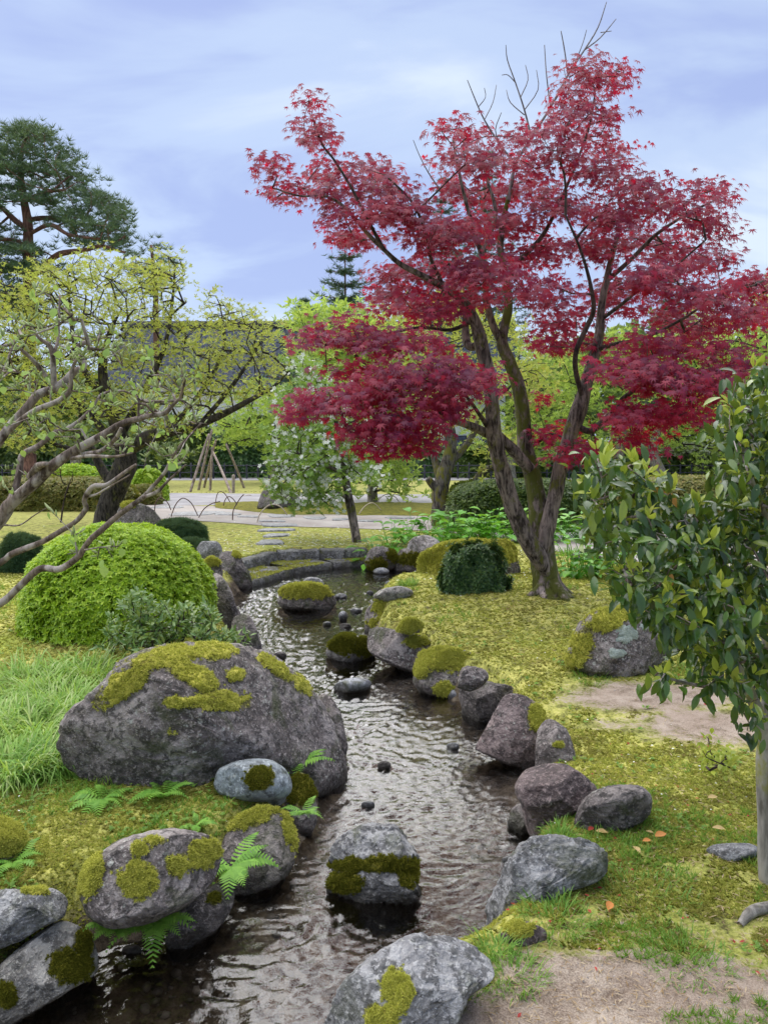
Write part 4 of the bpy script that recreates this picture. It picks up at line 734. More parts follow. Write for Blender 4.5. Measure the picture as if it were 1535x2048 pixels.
PADS = [(u, v, ru, rv, MY+(q[0] if q else random.choice([-.7, -.4, 0, .3, .7, 1.0]))) for u, v, ru, rv, *q in PADS]
PADS = [(u, v, ru*1.04, rv*.80, y_) for u, v, ru, rv, y_ in PADS]; tips, cen = pad_tips(PADS, 15, .20)
g = grow(sd, tips, .17, .06, .07, .10, .0022, .012, .45, spl=hroot*.4, seed=2); part('twigs', *twigs(g, 4), M['twig'], maple, kind='stuff')
def near_tip(tips, cen, per, spread):
    k = rng.poisson(per, len(tips)); return np.repeat(tips, k, 0)+np.clip(rng.normal(size=(k.sum(), 3)), -1.6, 1.6)*np.array(spread), np.repeat(cen, k, 0)
k_ = rng.poisson(15, len(tips)); C0 = np.repeat(tips, k_, 0); C = np.repeat(cen, k_, 0); P = C0+np.clip(rng.normal(size=(len(C0), 3)), -1.5, 1.5)*np.array([.11, .11, .05]); print('maple leaves', len(P))
R, nn = droop(P, C+np.array([0, .2, -.1]), .75, .65, .20, .75, .45, per_tip(C0, .38)); S = rng.uniform(.062, .128, len(P)); m = split_largest(P, nn, 300)
part('foliage', *scatter(t_maple(), R[~m], P[~m], S[~m]), M['maple'], maple, smooth=False, kind='stuff')
pieces('leaf', mesh('leaf', *t_maple(), M['maple'], False), R[m], P[m], S[m], maple)

# --- a tree whose crown is given by pads at one depth
def tree(name, label, base_uv, trunk, pads, y=None, leafmat_='fresh', bark='plumbark', twigmat='plumtwig', tmpl=None, size=(.08, .13), dens=4, per=6, spread=.18, dy=.8, cat='tree', limbs=(), rt=.006, rmax=.06, flower=None, group=None, step=.5, up=.8, sides=4, wig=.09, pw=.5):
    b = G(*base_uv) if y is None else np.array([at(base_uv[0], base_uv[1], y)[0], y, gz1(at(base_uv[0], base_uv[1], y)[0], y)]); y = b[1]
    t = thing(name, label, cat, b, group); P, R = limb_path(trunk, y, y); P[0, 2] = min(P[0, 2], b[2]-.05); part('trunk', *sweep(P, R, 12, .16, 3.5, 5, int(base_uv[0])), M[bark], t); s = [catmull(P, 4)[4:]]
    for l in limbs: s.append(limb('limb', t, l[0], y+l[1], y+l[2], l[3] if len(l) > 3 else bark, sides=9, seed=int(l[0][0][0]), freq=3.5))
    s = np.concatenate(s); tips, cen = pad_tips(pads, dens, dy, y); g = grow(s, tips, step, .10, wig, .18, rt, rmax, pw, spl=np.linalg.norm(s-b, axis=1)*.3, seed=int(base_uv[0])); part('twigs', *twigs(g, sides), M[twigmat], t, kind='stuff')
    P, C = near_tip(tips, cen, per, (spread, spread, spread*.7)); n = len(P); Nn = nrm(np.array([0, 0, up])+rdirs(n)*.7); tm = tmpl or t_rosette()
    part('foliage', *scatter(tm, frames(np.cross(Nn, rdirs(n)), Nn), P, rng.uniform(*size, n)), M[leafmat_], t, smooth=False, kind='stuff')
    if flower:
        P, C = near_tip(tips, cen, flower[0], (spread*.9, spread*.9, spread*.7)); n = len(P); Nn = nrm(nrm(EYE-P)*.6+np.array([0, 0, .4])+rdirs(n)*.6); part('blossoms', *scatter(t_flower(), frames(np.cross(Nn, rdirs(n)), Nn), P, rng.uniform(*flower[1], n)), M['white'], t, smooth=False, kind='stuff')
    return t
tree('plum_tree', 'spreading dark-limbed tree with sparse yellow-green leaves at the left', (212, 1048), [(212, 1052, 24), (222, 1000, 22), (240, 955, 22), (252, 925, 21), (248, 890, 17), (232, 850, 12), (215, 800, 11), (205, 740, 8), (215, 680, 5)],
     [(40, 640, 60, 46), (150, 560, 76, 40), (90, 590, 60, 36), (250, 545, 76, 36), (330, 545, 46, 40), (345, 510, 20, 14), (300, 610, 70, 40), (200, 625, 70, 40), (110, 650, 70, 40), (30, 710, 60, 50), (130, 720, 76, 44), (250, 700, 76, 44), (360, 660, 50, 40), (440, 640, 50, 34), (425, 595, 22, 16), (500, 645, 46, 30), (545, 670, 36, 26), (380, 720, 70, 40), (470, 715, 70, 34), (545, 735, 36, 28), (300, 780, 76, 36), (400, 785, 70, 30), (480, 775, 60, 24), (200, 800, 80, 36), (80, 800, 70, 40), (60, 870, 60, 30), (340, 850, 60, 20), (-40, 600, 60, 80), (-60, 740, 60, 80), (180, 510, 30, 14), (70, 540, 40, 20)], None, 'ylw', size=(.06, .11), dens=21, per=6, spread=.16, dy=1.1, rt=.0055, rmax=.10, step=.35,
     limbs=[([(246, 905, 17), (290, 878, 15), (340, 862, 13), (400, 848, 10), (450, 826, 8), (500, 800, 6), (545, 775, 4), (572, 748, 2)], 0, -.6), ([(240, 870, 11), (270, 820, 9), (300, 760, 7), (330, 690, 5), (345, 600, 3), (350, 530, 1.5)], 0, .6), ([(250, 900, 12), (215, 870, 9), (180, 830, 7), (130, 790, 6), (70, 770, 4), (10, 740, 3)], 0, -.4), ([(225, 820, 9), (180, 760, 7), (150, 690, 5), (140, 610, 3), (135, 550, 2)], 0, .7), ([(340, 862, 8), (390, 800, 6), (430, 740, 5), (450, 680, 3), (440, 610, 1.5)], -.1, .7), ([(400, 848, 6), (450, 790, 5), (500, 720, 3.5), (530, 660, 2)], -.3, .4), ([(235, 985, 13), (205, 940, 10), (185, 900, 8), (160, 865, 5)], .1, .6)])
tree('blossom_tree', 'slim small tree dotted with white blossom by the kerb', (712, 1084), [(713, 1090, 10), (711, 1070, 9), (704, 1030, 8.5), (696, 990, 8), (690, 950, 7), (682, 910, 6), (676, 870, 5), (668, 820, 4), (650, 770, 3), (630, 740, 2)],
     [(625, 760, 50, 34), (590, 800, 40, 30), (660, 800, 50, 36), (610, 850, 56, 34), (680, 860, 56, 34), (570, 880, 36, 26), (640, 905, 66, 30), (710, 910, 46, 30), (580, 925, 46, 28), (655, 950, 56, 28), (730, 955, 36, 24), (590, 970, 56, 26), (640, 985, 50, 20), (560, 985, 30, 18), (600, 1012, 30, 14), (660, 1005, 26, 14), (600, 735, 30, 20)], None, 'blossomleaf', bark='maplebark', tmpl=t_rosette(5, .38, .6, 3), size=(.06, .10), dens=14, per=8, spread=.12, dy=.5, rt=.004, rmax=.03, flower=(3.6, (.03, .055)), step=.25,
     limbs=[([(690, 950, 5), (660, 935, 4), (630, 930, 3), (590, 945, 2)], 0, -.3), ([(682, 905, 4), (650, 880, 3.5), (620, 860, 3), (590, 850, 2)], 0, .2), ([(700, 1000, 4), (672, 985, 3), (640, 985, 2)], 0, -.3)])
tree('plum_tree', 'gnarled mossy-trunked tree behind the hosta bed', (886, 1052), [(885, 1060, 22), (884, 1030, 20), (884, 1005, 18), (880, 985, 17), (886, 955, 15), (896, 925, 13), (902, 890, 11), (898, 850, 9), (888, 800, 7), (890, 740, 5), (905, 680, 3)],
     [(860, 660, 60, 40), (900, 720, 50, 36), (850, 720, 40, 30), (1000, 660, 50, 30), (940, 650, 60, 30), (1040, 720, 40, 40), (960, 740, 30, 30), (1040, 790, 46, 40), (930, 820, 30, 30), (860, 840, 40, 30), (800, 660, 50, 30), (1080, 760, 40, 40), (960, 850, 40, 20), (1010, 900, 36, 24), (830, 620, 60, 24), (910, 610, 40, 26), (980, 930, 30, 12)], None, 'ylw', bark='mossbark', size=(.09, .15), dens=9, per=7, spread=.17, dy=1.0, rt=.005, rmax=.05, step=.35,
     limbs=[([(890, 1005, 12), (918, 990, 11), (945, 970, 9), (965, 945, 8), (990, 930, 5), (1010, 915, 3)], 0, -.6), ([(880, 985, 9), (864, 968, 8), (856, 958, 7)], 0, -.1), ([(896, 925, 8), (920, 905, 7), (945, 870, 6), (955, 840, 4)], 0, .3), ([(884, 970, 9), (872, 930, 8), (862, 890, 6), (850, 850, 4)], .1, .4)])
# --- the trees beyond the road
bt_ = dict(leafmat_='fresh', bark='greybark', dens=12, per=9, spread=.36, dy=1.6, size=(.18, .30), rt=.011, rmax=.10, step=.8, group='fresh green trees beyond the road')
tree('cherry_tree', 'bright round-crowned tree behind the pole tripods', (545, 968), [(545, 968, 6), (548, 930, 5), (552, 890, 4), (555, 850, 3)], [(450, 870, 40, 30), (520, 800, 56, 30), (450, 830, 40, 30), (500, 850, 46, 26), (560, 830, 56, 30), (530, 870, 56, 24), (600, 860, 50, 30), (610, 810, 40, 26), (640, 780, 50, 40), (580, 890, 40, 16), (480, 880, 30, 14)], None, **bt_)
tree('cherry_tree', 'grey-trunked tree right of the white blossom tree', (746, 1008), [(746, 1010, 12), (744, 990, 10), (745, 960, 9), (748, 925, 9), (752, 890, 7), (760, 840, 5), (770, 780, 4)], [(720, 900, 50, 26), (780, 920, 46, 26), (800, 960, 36, 20), (720, 960, 30, 18), (770, 870, 50, 30), (700, 720, 60, 50), (760, 660, 60, 40), (680, 650, 60, 30), (640, 700, 40, 40), (620, 640, 40, 30), (820, 800, 40, 40), (780, 720, 60, 50), (720, 800, 60, 50), (780, 980, 30, 10)], None, **bt_)
tree('cherry_tree', 'light green tree behind the middle stems of the maple', (1022, 958), [(1022, 960, 12), (1020, 930, 10), (1024, 890, 8), (1030, 840, 6), (1040, 780, 4)], [(1000, 850, 56, 36), (1060, 850, 56, 40), (1040, 780, 60, 40), (960, 880, 40, 26), (1090, 900, 40, 26), (1080, 720, 60, 36), (1100, 800, 50, 40), (960, 780, 40, 40), (1040, 920, 40, 18)], None, **bt_)
tree('cherry_tree', 'pale green tree seen between the maple and the camellia', (1240, 956), [(1240, 960, 13), (1235, 930, 11), (1240, 890, 9), (1250, 840, 7), (1260, 780, 5)], [(1120, 720, 40, 40), (1140, 800, 60, 36), (1220, 860, 60, 36), (1180, 760, 60, 40), (1280, 880, 60, 30), (1240, 790, 60, 40), (1200, 920, 50, 20), (1130, 850, 50, 30), (1280, 730, 60, 40), (1220, 690, 60, 30)], None, **bt_)
tree('cherry_tree', 'dark-limbed green tree over the right end of the hedge', (1318, 958), [(1330, 962, 14), (1316, 940, 12), (1304, 905, 10), (1312, 870, 8), (1330, 820, 6)], [(1330, 860, 60, 30), (1400, 880, 60, 30), (1380, 800, 60, 40), (1450, 820, 60, 40), (1340, 740, 60, 40), (1430, 740, 60, 40), (1490, 760, 50, 40), (1400, 930, 50, 14), (1460, 890, 50, 30), (1400, 690, 60, 30), (1500, 700, 50, 40), (1550, 800, 60, 60), (1350, 680, 50, 26)], None, **bt_)
tree('cherry_tree', 'tall pale tree at the far right above the camellia', (1500, 950), [(1500, 955, 10), (1498, 900, 8), (1495, 820, 6), (1490, 740, 4)], [(1470, 680, 50, 30), (1520, 660, 50, 50), (1400, 640, 40, 20), (1560, 720, 60, 60), (1440, 720, 50, 30), (1510, 590, 30, 30), (1560, 620, 50, 50)], 36, **bt_)
tree('cherry_tree', 'loose green tree in the shade behind the left plum', (150, 958), [(150, 962, 12), (152, 930, 10), (156, 890, 8), (160, 840, 5)], [(120, 870, 60, 26), (200, 880, 60, 24), (60, 880, 60, 24), (280, 880, 50, 22), (10, 860, 50, 40), (160, 820, 60, 40), (340, 900, 40, 16), (250, 830, 60, 30), (60, 820, 50, 30)], 34, **{**bt_, 'leafmat_': 'hedge'})

def pine(label, base_uv, y, trunk, limbs, pads, mat='pine', tuft=(.32, .5), dens=26, per=7, name='pine_tree', spread=.40):
    b = np.array([at(base_uv[0], base_uv[1], y)[0], y, 0.0]); t = thing(name, label, 'tree', b); P, R = limb_path(trunk, y, y); P = np.concatenate([[b-np.array([0, 0, .1])], P]); R = np.concatenate([[R[0]*1.25], R])
    part('trunk', *sweep(P, R, 12, .12, 1.2, 4, 3), M['pinebark'], t); s = [catmull(P, 4)[4:]]
    for l, d0, d1 in limbs: s.append(limb('limb', t, l, y+d0, y+d1, 'pinebark', sides=8, bumps=.1, seed=2, freq=2))
    s = np.concatenate(s); tips, cen = pad_tips(pads, dens, 1.5, y); g = grow(s, tips, .9, -.05, .07, .2, .011, .14, .5, spl=np.abs(s[:, 0]-b[0])*.3, seed=6); part('twigs', *twigs(g, 4), M['pinebark'], t, kind='stuff')
    P, C = near_tip(tips, cen, per, (spread, spread, spread*.3)); n = len(P); Nn = nrm(np.array([0, 0, 1.])+rdirs(n)*.45); part('foliage', *scatter(t_needles(13, .045, .8, 4), frames(np.cross(Nn, rdirs(n)), Nn), P, rng.uniform(*tuft, n)), M[mat], t, smooth=False, kind='stuff')
pine('tall spreading pine standing against the sky at the left', (62, 958), 42, [(60, 900, 11), (60, 700, 10), (60, 590, 10), (57, 520, 9), (56, 450, 8), (48, 400, 6), (42, 350, 5), (45, 300, 3), (55, 270, 2)],
     [([(60, 560, 5), (90, 530, 5), (120, 508, 5), (170, 500, 4), (205, 492, 3), (250, 505, 2)], 0, -2), ([(56, 460, 5), (30, 440, 5), (0, 412, 4), (-40, 390, 3)], 0, 1), ([(57, 545, 5), (20, 540, 4), (-20, 550, 3)], 0, -1), ([(56, 440, 4), (90, 436, 4), (130, 440, 3), (180, 450, 2)], 0, 2), ([(50, 400, 3), (90, 385, 3), (130, 380, 2)], 0, -2), ([(56, 470, 3), (100, 450, 4), (140, 470, 3), (200, 478, 2)], 0, -2), ([(58, 500, 4), (30, 480, 3), (-30, 480, 3)], 0, -2)],
     [(20, 270, 50, 10), (70, 265, 50, 12), (95, 280, 36, 10), (30, 300, 60, 12), (100, 310, 50, 12), (140, 325, 30, 9), (60, 335, 60, 12), (0, 340, 50, 14), (120, 350, 60, 12), (170, 358, 40, 9), (40, 375, 50, 12), (150, 385, 50, 11), (0, 400, 50, 14), (190, 400, 50, 11), (240, 412, 30, 10), (100, 400, 50, 12), (170, 425, 60, 12), (230, 440, 36, 12), (80, 450, 30, 8), (190, 460, 56, 12), (240, 470, 30, 14), (130, 440, 40, 9), (0, 460, 40, 14), (-20, 320, 40, 40), (20, 500, 50, 14), (50, 500, 40, 12), (0, 540, 60, 16), (70, 530, 40, 10), (220, 490, 40, 12), (150, 480, 40, 9), (10, 580, 60, 20), (110, 540, 40, 8), (-60, 400, 50, 80), (-60, 520, 50, 60), (40, 620, 50, 26)])
pine('small dark pine showing above the yellow-green tree', (312, 958), 46, [(312, 900, 6), (312, 620, 5), (308, 540, 4), (302, 490, 2)], [], [(300, 485, 26, 8), (318, 500, 22, 8), (290, 510, 26, 10), (325, 525, 26, 10), (300, 545, 40, 12), (270, 540, 26, 10), (320, 570, 40, 16), (270, 580, 40, 16)], dens=14)
def fir(label, u, vt, vb, y, w, seed, name='fir_tree', dens=1.0):
    r = np.random.default_rng(seed); b = np.array([at(u, vb, y)[0], y, 0.0]); top = at(u, vt, y); t = thing(name, label, 'tree', b); H = top[2]
    part('trunk', *sweep(np.array([b-[0, 0, .1], b*.5+top*.5, top]), [.22, .13, .02], 8, .1, 1, 5), M['pinebark'], t); Ps, Ns, seeds = [], [], []
    A, B = [], []
    for z in np.arange(H*.30, H*.985, H*.034/dens):
        ln = w/FPX*y*(1-z/H)**.8*r.uniform(.75, 1.1)+.12; k = 6; a0 = r.uniform(0, 6.28)
        for i in range(k):
            a = a0+i*2*math.pi/k+r.normal()*.2; d = np.array([math.cos(a), math.sin(a), 0]); n = max(3, int(ln/.22)); s = np.linspace(.12, 1, n); lo = ln*r.uniform(.8, 1.1)
            q = np.array([b[0], b[1], z])+d*(s*lo)[:, None]+np.array([0, 0, 1])*(.18*lo*s**2-.10*lo*s)[:, None]; A.append(np.array([b[0], b[1], z])); B.append(q[-1])
            for j in range(3): Ps.append(q+r.normal(size=q.shape)*np.array([.10, .10, .03])*(1+lo*.3)); Ns.append(np.tile(d, (n, 1))*.4+r.normal(size=(n, 3))*.5)
    A, B = np.array(A), np.array(B); g = dict(P=np.concatenate([A, B]), par=np.concatenate([np.full(len(A), -1), np.arange(len(A))]), rad=np.full(2*len(A), .025), T=np.concatenate([np.zeros_like(A), nrm(B-A)]), ns=len(A)); part('branches', *twigs(g, 4), M['pinebark'], t, kind='stuff')
    P = np.concatenate(Ps); d = nrm(np.concatenate(Ns)); n = len(P); part('foliage', *scatter(t_needles(8, .07, .35, 6), frames(np.cross(rdirs(n), d), nrm(np.array([0, 0, 1.])+d*.5)), P, r.uniform(.22, .42, n)), M['firm'], t, smooth=False, kind='stuff')
fir('slender young fir left of the maple crown', 690, 480, 950, 48, 190, 3, dens=.6)
fir('low broad fir left of the slender fir', 612, 596, 950, 52, 120, 4)
fir('tall dark fir rising behind the maple crown', 968, 296, 945, 58, 165, 5)
fir('second dark fir half hidden behind the maple', 882, 350, 945, 62, 140, 7)
fir('dark fir behind the right side of the maple', 1330, 540, 945, 60, 110, 9)

# --- far wood, one mass
n = 22000; x = rng.uniform(-62, 64, n); yy = rng.uniform(66, 86, n); top = 8.4+2.6*noise2(x, yy*0, .11, 51, 3)+1.5*noise2(x, yy, .3, 52, 2)+np.where(x > 12, 3.0, 0)*sstep(12, 22, x); z = top*rng.uniform(0, 1, n)**.7
P = np.stack([x, yy, np.maximum(z, .2)], 1); solo('far_wood', *scatter(t_rosette(5, .5, .5, 8), frames(rdirs(n), rdirs(n)), P, rng.uniform(.5, 1.0, n)), M['farwood'], 'far-off belt of mixed green trees', None, None, 'stuff', smooth=False)

# --- foreground tree at the left with felted buds
HY = 3.0; hb = np.array([-2.05, 3.05, gz1(-2.05, 3.05)]); hz = thing('witch_hazel', 'leaning bare-limbed tree with pale buds and round young leaves at the left edge', 'tree', hb); fork = at(-190, 1270, HY); sd = []
part('trunk', *sweep(np.array([hb-[0, 0, .1], hb*.6+fork*.4+[.03, 0, 0], fork]), [.085, .065, .055], 14, .1, 6, 5, 2), M['hazelbark'], hz)
for pts, y0, y1, cst in [
    ([(-190, 1270, 22), (-80, 1120, 16), (0, 1040, 14), (17, 1012, 13.5), (46, 986, 13), (80, 955, 12.5), (109, 929, 12), (143, 906, 10.5), (178, 886, 9.5), (200, 874, 8.5), (241, 849, 7.5), (275, 838, 6.5), (301, 831, 6), (330, 826, 5.5), (347, 809, 4), (361, 795, 3)], 0, -.2, None),
    ([(-190, 1270, 20), (-120, 1060, 15), (0, 881, 10), (26, 847, 9.5), (57, 812, 9), (77, 789, 9), (106, 778, 9), (129, 763, 8.5), (149, 743, 7.5), (169, 732, 6), (156, 697, 5.5), (169, 686, 5), (183, 683, 4)], .05, .25, None),
    ([(20, 862, 5), (40, 842, 5.5), (72, 820, 5.5), (115, 803, 5.5), (140, 781, 5), (143, 748, 4), (152, 722, 3.5), (175, 700, 3), (178, 690, 2)], .0, -.1, None),
    ([(109, 774, 6), (107, 740, 6), (106, 715, 5.5), (100, 692, 5), (80, 677, 3.5), (60, 650, 2)], .15, .1, None), ([(106, 712, 4), (116, 680, 3), (118, 640, 2.5), (120, 590, 2)], .12, .2, None),
    ([(92, 752, 5.5), (74, 729, 5), (54, 709, 4), (26, 689, 3.5), (0, 695, 2.5)], .15, .0, None),
    ([(169, 907, 5), (200, 903, 5), (229, 880, 4.5), (243, 857, 4)], -.1, -.25, None), ([(143, 917, 4), (178, 912, 4), (229, 913, 3), (266, 906, 2)], -.1, -.35, None),
    ([(10, 1020, 7), (31, 977, 7), (40, 935, 6.5), (46, 909, 6), (77, 892, 5.5), (109, 866, 5), (135, 857, 4.5), (160, 840, 3.5), (185, 815, 3), (200, 790, 2)], 0, .2, None),
    ([(60, 955, 8), (75, 935, 9), (82, 930, 7), (95, 928, 5)], -.05, -.15, None),
    ([(-190, 1270, 16), (-90, 1170, 9), (0, 1126, 6.5), (23, 1109, 6.5), (57, 1095, 6.5), (86, 1083, 6), (115, 1066, 6), (152, 1043, 5.5), (172, 1018, 5.5), (169, 1003, 5), (175, 986, 5.5), (189, 972, 5.5), (215, 969, 4.5), (252, 943, 4), (272, 929, 3)], 0, -.3, None),
    ([(-190, 1270, 17), (-90, 1240, 9), (0, 1207, 8), (37, 1175, 7.5), (80, 1138, 7.5), (120, 1138, 7), (155, 1115, 7), (178, 1083, 6.5), (200, 1063, 6.5), (243, 1026, 6), (286, 995, 5.5), (304, 975, 4.5), (329, 946, 4), (344, 917, 3.5), (361, 891, 3), (401, 848, 2)], 0, -.45, None),
    ([(286, 995, 4), (315, 983, 4), (335, 963, 3), (372, 929, 2)], -.35, -.4, None), ([(178, 993, 3), (195, 988, 2.5), (215, 976, 2), (260, 950, 1.5)], -.2, -.35, None), ([(155, 1113, 2), (152, 1090, 1.5), (150, 1072, 1.2)], -.3, -.3, None), ([(170, 1100, 2), (200, 1095, 1.5), (238, 1092, 1)], -.3, -.4, None), ([(278, 838, 4), (278, 810, 3.5), (277, 800, 3)], -.15, -.15, None),
    ([(10, 1050, 2), (40, 1050, 1.6), (70, 1030, 1.3), (95, 1015, 1)], -.05, -.2, None)]:
    sd.append(limb('limb', hz, pts, HY+y0, HY+y1, 'hazelbark', sides=10, bumps=.10, seed=int(abs(pts[0][1])), freq=22))
sd = np.concatenate(sd); HP = [(60, 660, 60, 40), (150, 625, 50, 24), (180, 690, 60, 40), (250, 720, 60, 34), (330, 755, 50, 40), (390, 730, 24, 40), (60, 770, 60, 30), (250, 790, 60, 34), (160, 800, 60, 34), (60, 850, 60, 34), (330, 850, 50, 30), (390, 850, 24, 46), (250, 890, 60, 30), (130, 690, 60, 30), (20, 730, 40, 40), (120, 860, 50, 20), (330, 800, 60, 30), (350, 900, 40, 30), (20, 960, 30, 30), (90, 590, 30, 20), (230, 660, 30, 24), (290, 930, 20, 20)]
HP = [(*q, HY+random.uniform(-.5, .4)) for q in HP]; tips, cen = pad_tips(HP, 7, .12); lowtips = np.array([at(u, v, HY-.35) for u, v in ((238, 1092), (245, 1085), (195, 1118), (150, 1070), (135, 1108), (95, 1015), (225, 1115), (165, 1063))]); tips = np.concatenate([tips, lowtips])
g = grow(sd, tips, .07, .06, .10, .05, .0014, .006, .5, seed=9); part('twigs', *twigs(g, 5), M['hazelbark'], hz, kind='stuff')
T = g['T'][g['tips']]; P0 = g['P'][g['tips']]; k = 3; Pb = np.repeat(P0, k, 0)-np.repeat(T, k, 0)*rng.uniform(0, .06, (len(P0)*k, 1)); d = nrm(np.repeat(T, k, 0)*.6+rdirs(len(Pb))*.5+np.array([0, 0, .7])); part('buds', *scatter(t_bud(), frames(d, rdirs(len(d))), Pb, rng.uniform(.018, .040, len(d))), M['bud'], hz, kind='stuff')
sel = rng.random(len(P0)) < .62; Pl = np.repeat(P0[sel], 2, 0)+rng.normal(size=(sel.sum()*2, 3))*.018; R, nn = droop(Pl, Pl-np.array([0, 0, .05])+rdirs(len(Pl))*.03, .9, .6, .45, .8, .5); S = .012+.031*rng.random(len(Pl))**1.7; m = split_largest(Pl, nn, 300); m &= S > .022
part('foliage', *scatter(t_oval(.8, .06, .2), R[~m], Pl[~m], S[~m]), M['hazel'], hz, kind='stuff'); pieces('leaf', mesh('leaf', *t_oval(.8, .06, .2), M['hazel']), R[m], Pl[m], S[m], hz)

# --- camellia at the right
cb = G(1535, 1762); CY = cb[1]; cm = thing('camellia', 'glossy-leaved camellia with yellow-green young shoots on a smooth grey trunk', 'tree', cb)
P, R = limb_path([(1546, 1775, 22), (1538, 1720, 19), (1535, 1640, 17), (1533, 1540, 18), (1535, 1480, 17), (1545, 1400, 18), (1560, 1300, 15), (1570, 1200, 12), (1575, 1080, 9), (1570, 950, 6), (1560, 830, 4)], CY, CY); P[0, 2] = min(P[0, 2], cb[2]-.05); part('trunk', *sweep(P, R, 16, .07, 7, 6, 1), M['cambark'], cm); sd = [catmull(P, 3)[12:]]
for pts, y0, y1 in [([(1532, 1500, 13), (1515, 1430, 12), (1500, 1390, 10), (1470, 1330, 8), (1420, 1280, 6), (1350, 1230, 4), (1270, 1150, 3)], 0, -.3), ([(1540, 1260, 8), (1500, 1190, 7), (1470, 1155, 6), (1420, 1110, 5), (1340, 1060, 4), (1260, 1000, 3), (1200, 930, 2)], 0, -.25), ([(1500, 1390, 5), (1440, 1375, 4), (1380, 1368, 3), (1310, 1350, 2)], -.1, -.35), ([(1560, 1100, 6), (1520, 1010, 5), (1490, 920, 4), (1480, 840, 3)], 0, -.2), ([(1545, 1400, 10), (1600, 1330, 8), (1680, 1240, 6)], 0, .2), ([(1565, 1180, 8), (1630, 1080, 6), (1690, 960, 4)], 0, .1), ([(1540, 1300, 7), (1500, 1230, 5), (1440, 1190, 4), (1360, 1150, 3)], 0, .4)]: sd.append(limb('limb', cm, pts, CY+y0, CY+y1, 'cambark', sides=9, bumps=.06, seed=3, freq=9))
sd = np.concatenate(sd); CPAD = [(1190, 925, 26, 34, -.3), (1235, 945, 40, 34, -.3), (1200, 985, 30, 34, -.3), (1265, 975, 30, 30, -.2), (1190, 1040, 24, 30, -.35), (1240, 1040, 46, 40, -.3), (1210, 1075, 26, 26, -.3), (1300, 1010, 50, 40, -.2), (1300, 1070, 50, 36, -.3), (1270, 1105, 24, 14, -.2), (1370, 1020, 46, 40, -.2), (1430, 1040, 50, 44, -.1), (1360, 1090, 56, 46, -.3), (1450, 1110, 60, 50, -.1), (1500, 1060, 40, 50, 0), (1235, 1150, 24, 24, -.4), (1280, 1165, 46, 36, -.4), (1350, 1160, 56, 44, -.3), (1440, 1180, 60, 46, -.2), (1510, 1170, 46, 50, -.1), (1310, 1225, 30, 36, -.4), (1360, 1235, 46, 40, -.3), (1430, 1250, 56, 46, -.3), (1500, 1260, 46, 56, -.2), (1390, 1290, 40, 30, -.1), (1450, 1320, 56, 36, 0), (1510, 1330, 40, 50, 0), (1320, 1355, 20, 10, -.4), (1355, 1368, 24, 10, -.35), (1430, 1365, 40, 20, -.3), (1500, 1385, 30, 24, -.2), (1420, 1320, 40, 30, .2), (1500, 790, 40, 40, -.1), (1470, 840, 40, 36, -.2), (1515, 880, 36, 46, -.1), (1480, 930, 34, 40, -.2), (1520, 960, 30, 40, 0), (1455, 890, 20, 26, -.2), (1530, 735, 20, 26, -.1), (1450, 975, 30, 30, -.1), (1620, 860, 60, 80, 0), (1620, 1020, 60, 80, 0), (1640, 1180, 70, 80, 0), (1620, 1300, 60, 60, 0), (1700, 1050, 50, 100, .1), (1600, 1120, 50, 80, .5), (1480, 1200, 60, 80, .4), (1560, 1330, 40, 60, .3), (1500, 1450, 14, 14, -.15)]
CPAD = [(u, v, a, b_, CY+d) for u, v, a, b_, d in CPAD]; tips, cen = pad_tips(CPAD, 8.0, .13); g = grow(sd, tips, .09, .02, .08, .08, .0017, .008, .5, seed=12); part('twigs', *twigs(g, 5), M['hazelbark'], cm, kind='stuff')
P, C = near_tip(tips, cen, 7, (.034, .028, .02)); R, nn = droop(P, C+np.array([.05, .25, .05]), .8, .5, .36, .8, .5); hz_ = rng.random(len(P)) < .5; R2, n2_ = droop(P, C+np.array([.05, .25, .05]), .35, 1.0, .45, -.15, .5); R[hz_] = R2[hz_]; nn[hz_] = n2_[hz_]; S = rng.uniform(.038, .070, len(P)); m = split_largest(P, nn, 250); print('camellia leaves', len(P)); tm = t_oval(.38, .07, .22); old = rng.random(len(P)) < .012
part('foliage', *scatter(tm, R[~m], P[~m], S[~m]), M['camellia'], cm, kind='stuff'); pieces('leaf', mesh('leaf', *tm, M['camellia']), R[m & ~old], P[m & ~old], S[m & ~old], cm)
o_ = mesh('old_leaf', *tm, M['camellia_old']); pieces('old_leaf', o_, R[m & old], P[m & old], S[m & old], cm)
T = g['T'][g['tips']]; P0 = g['P'][g['tips']]; s = rng.random(len(P0)) < .45; P0, T = P0[s], T[s]; n = len(P0); d = nrm(np.repeat(T, 4, 0)*.5+rdirs(4*n)*.65+np.array([0, -.15, .75])); Pn = np.repeat(P0, 4, 0)+d*.008+np.array([0, -.02, .025]); nn = nrm(rdirs(4*n)*.6+np.array([0, -.4, .7])); Rn = frames(d, nn); Sn = rng.uniform(.025, .055, 4*n); m = split_largest(Pn, Rn[:, :, 2], 50)
tn = t_oval(.40, .08, .10); part('young_foliage', *scatter(tn, Rn[~m], Pn[~m], Sn[~m]), M['camellia_new'], cm, kind='stuff'); pieces('young_leaf', mesh('young_leaf', *tn, M['camellia_new']), Rn[m], Pn[m], Sn[m], cm)
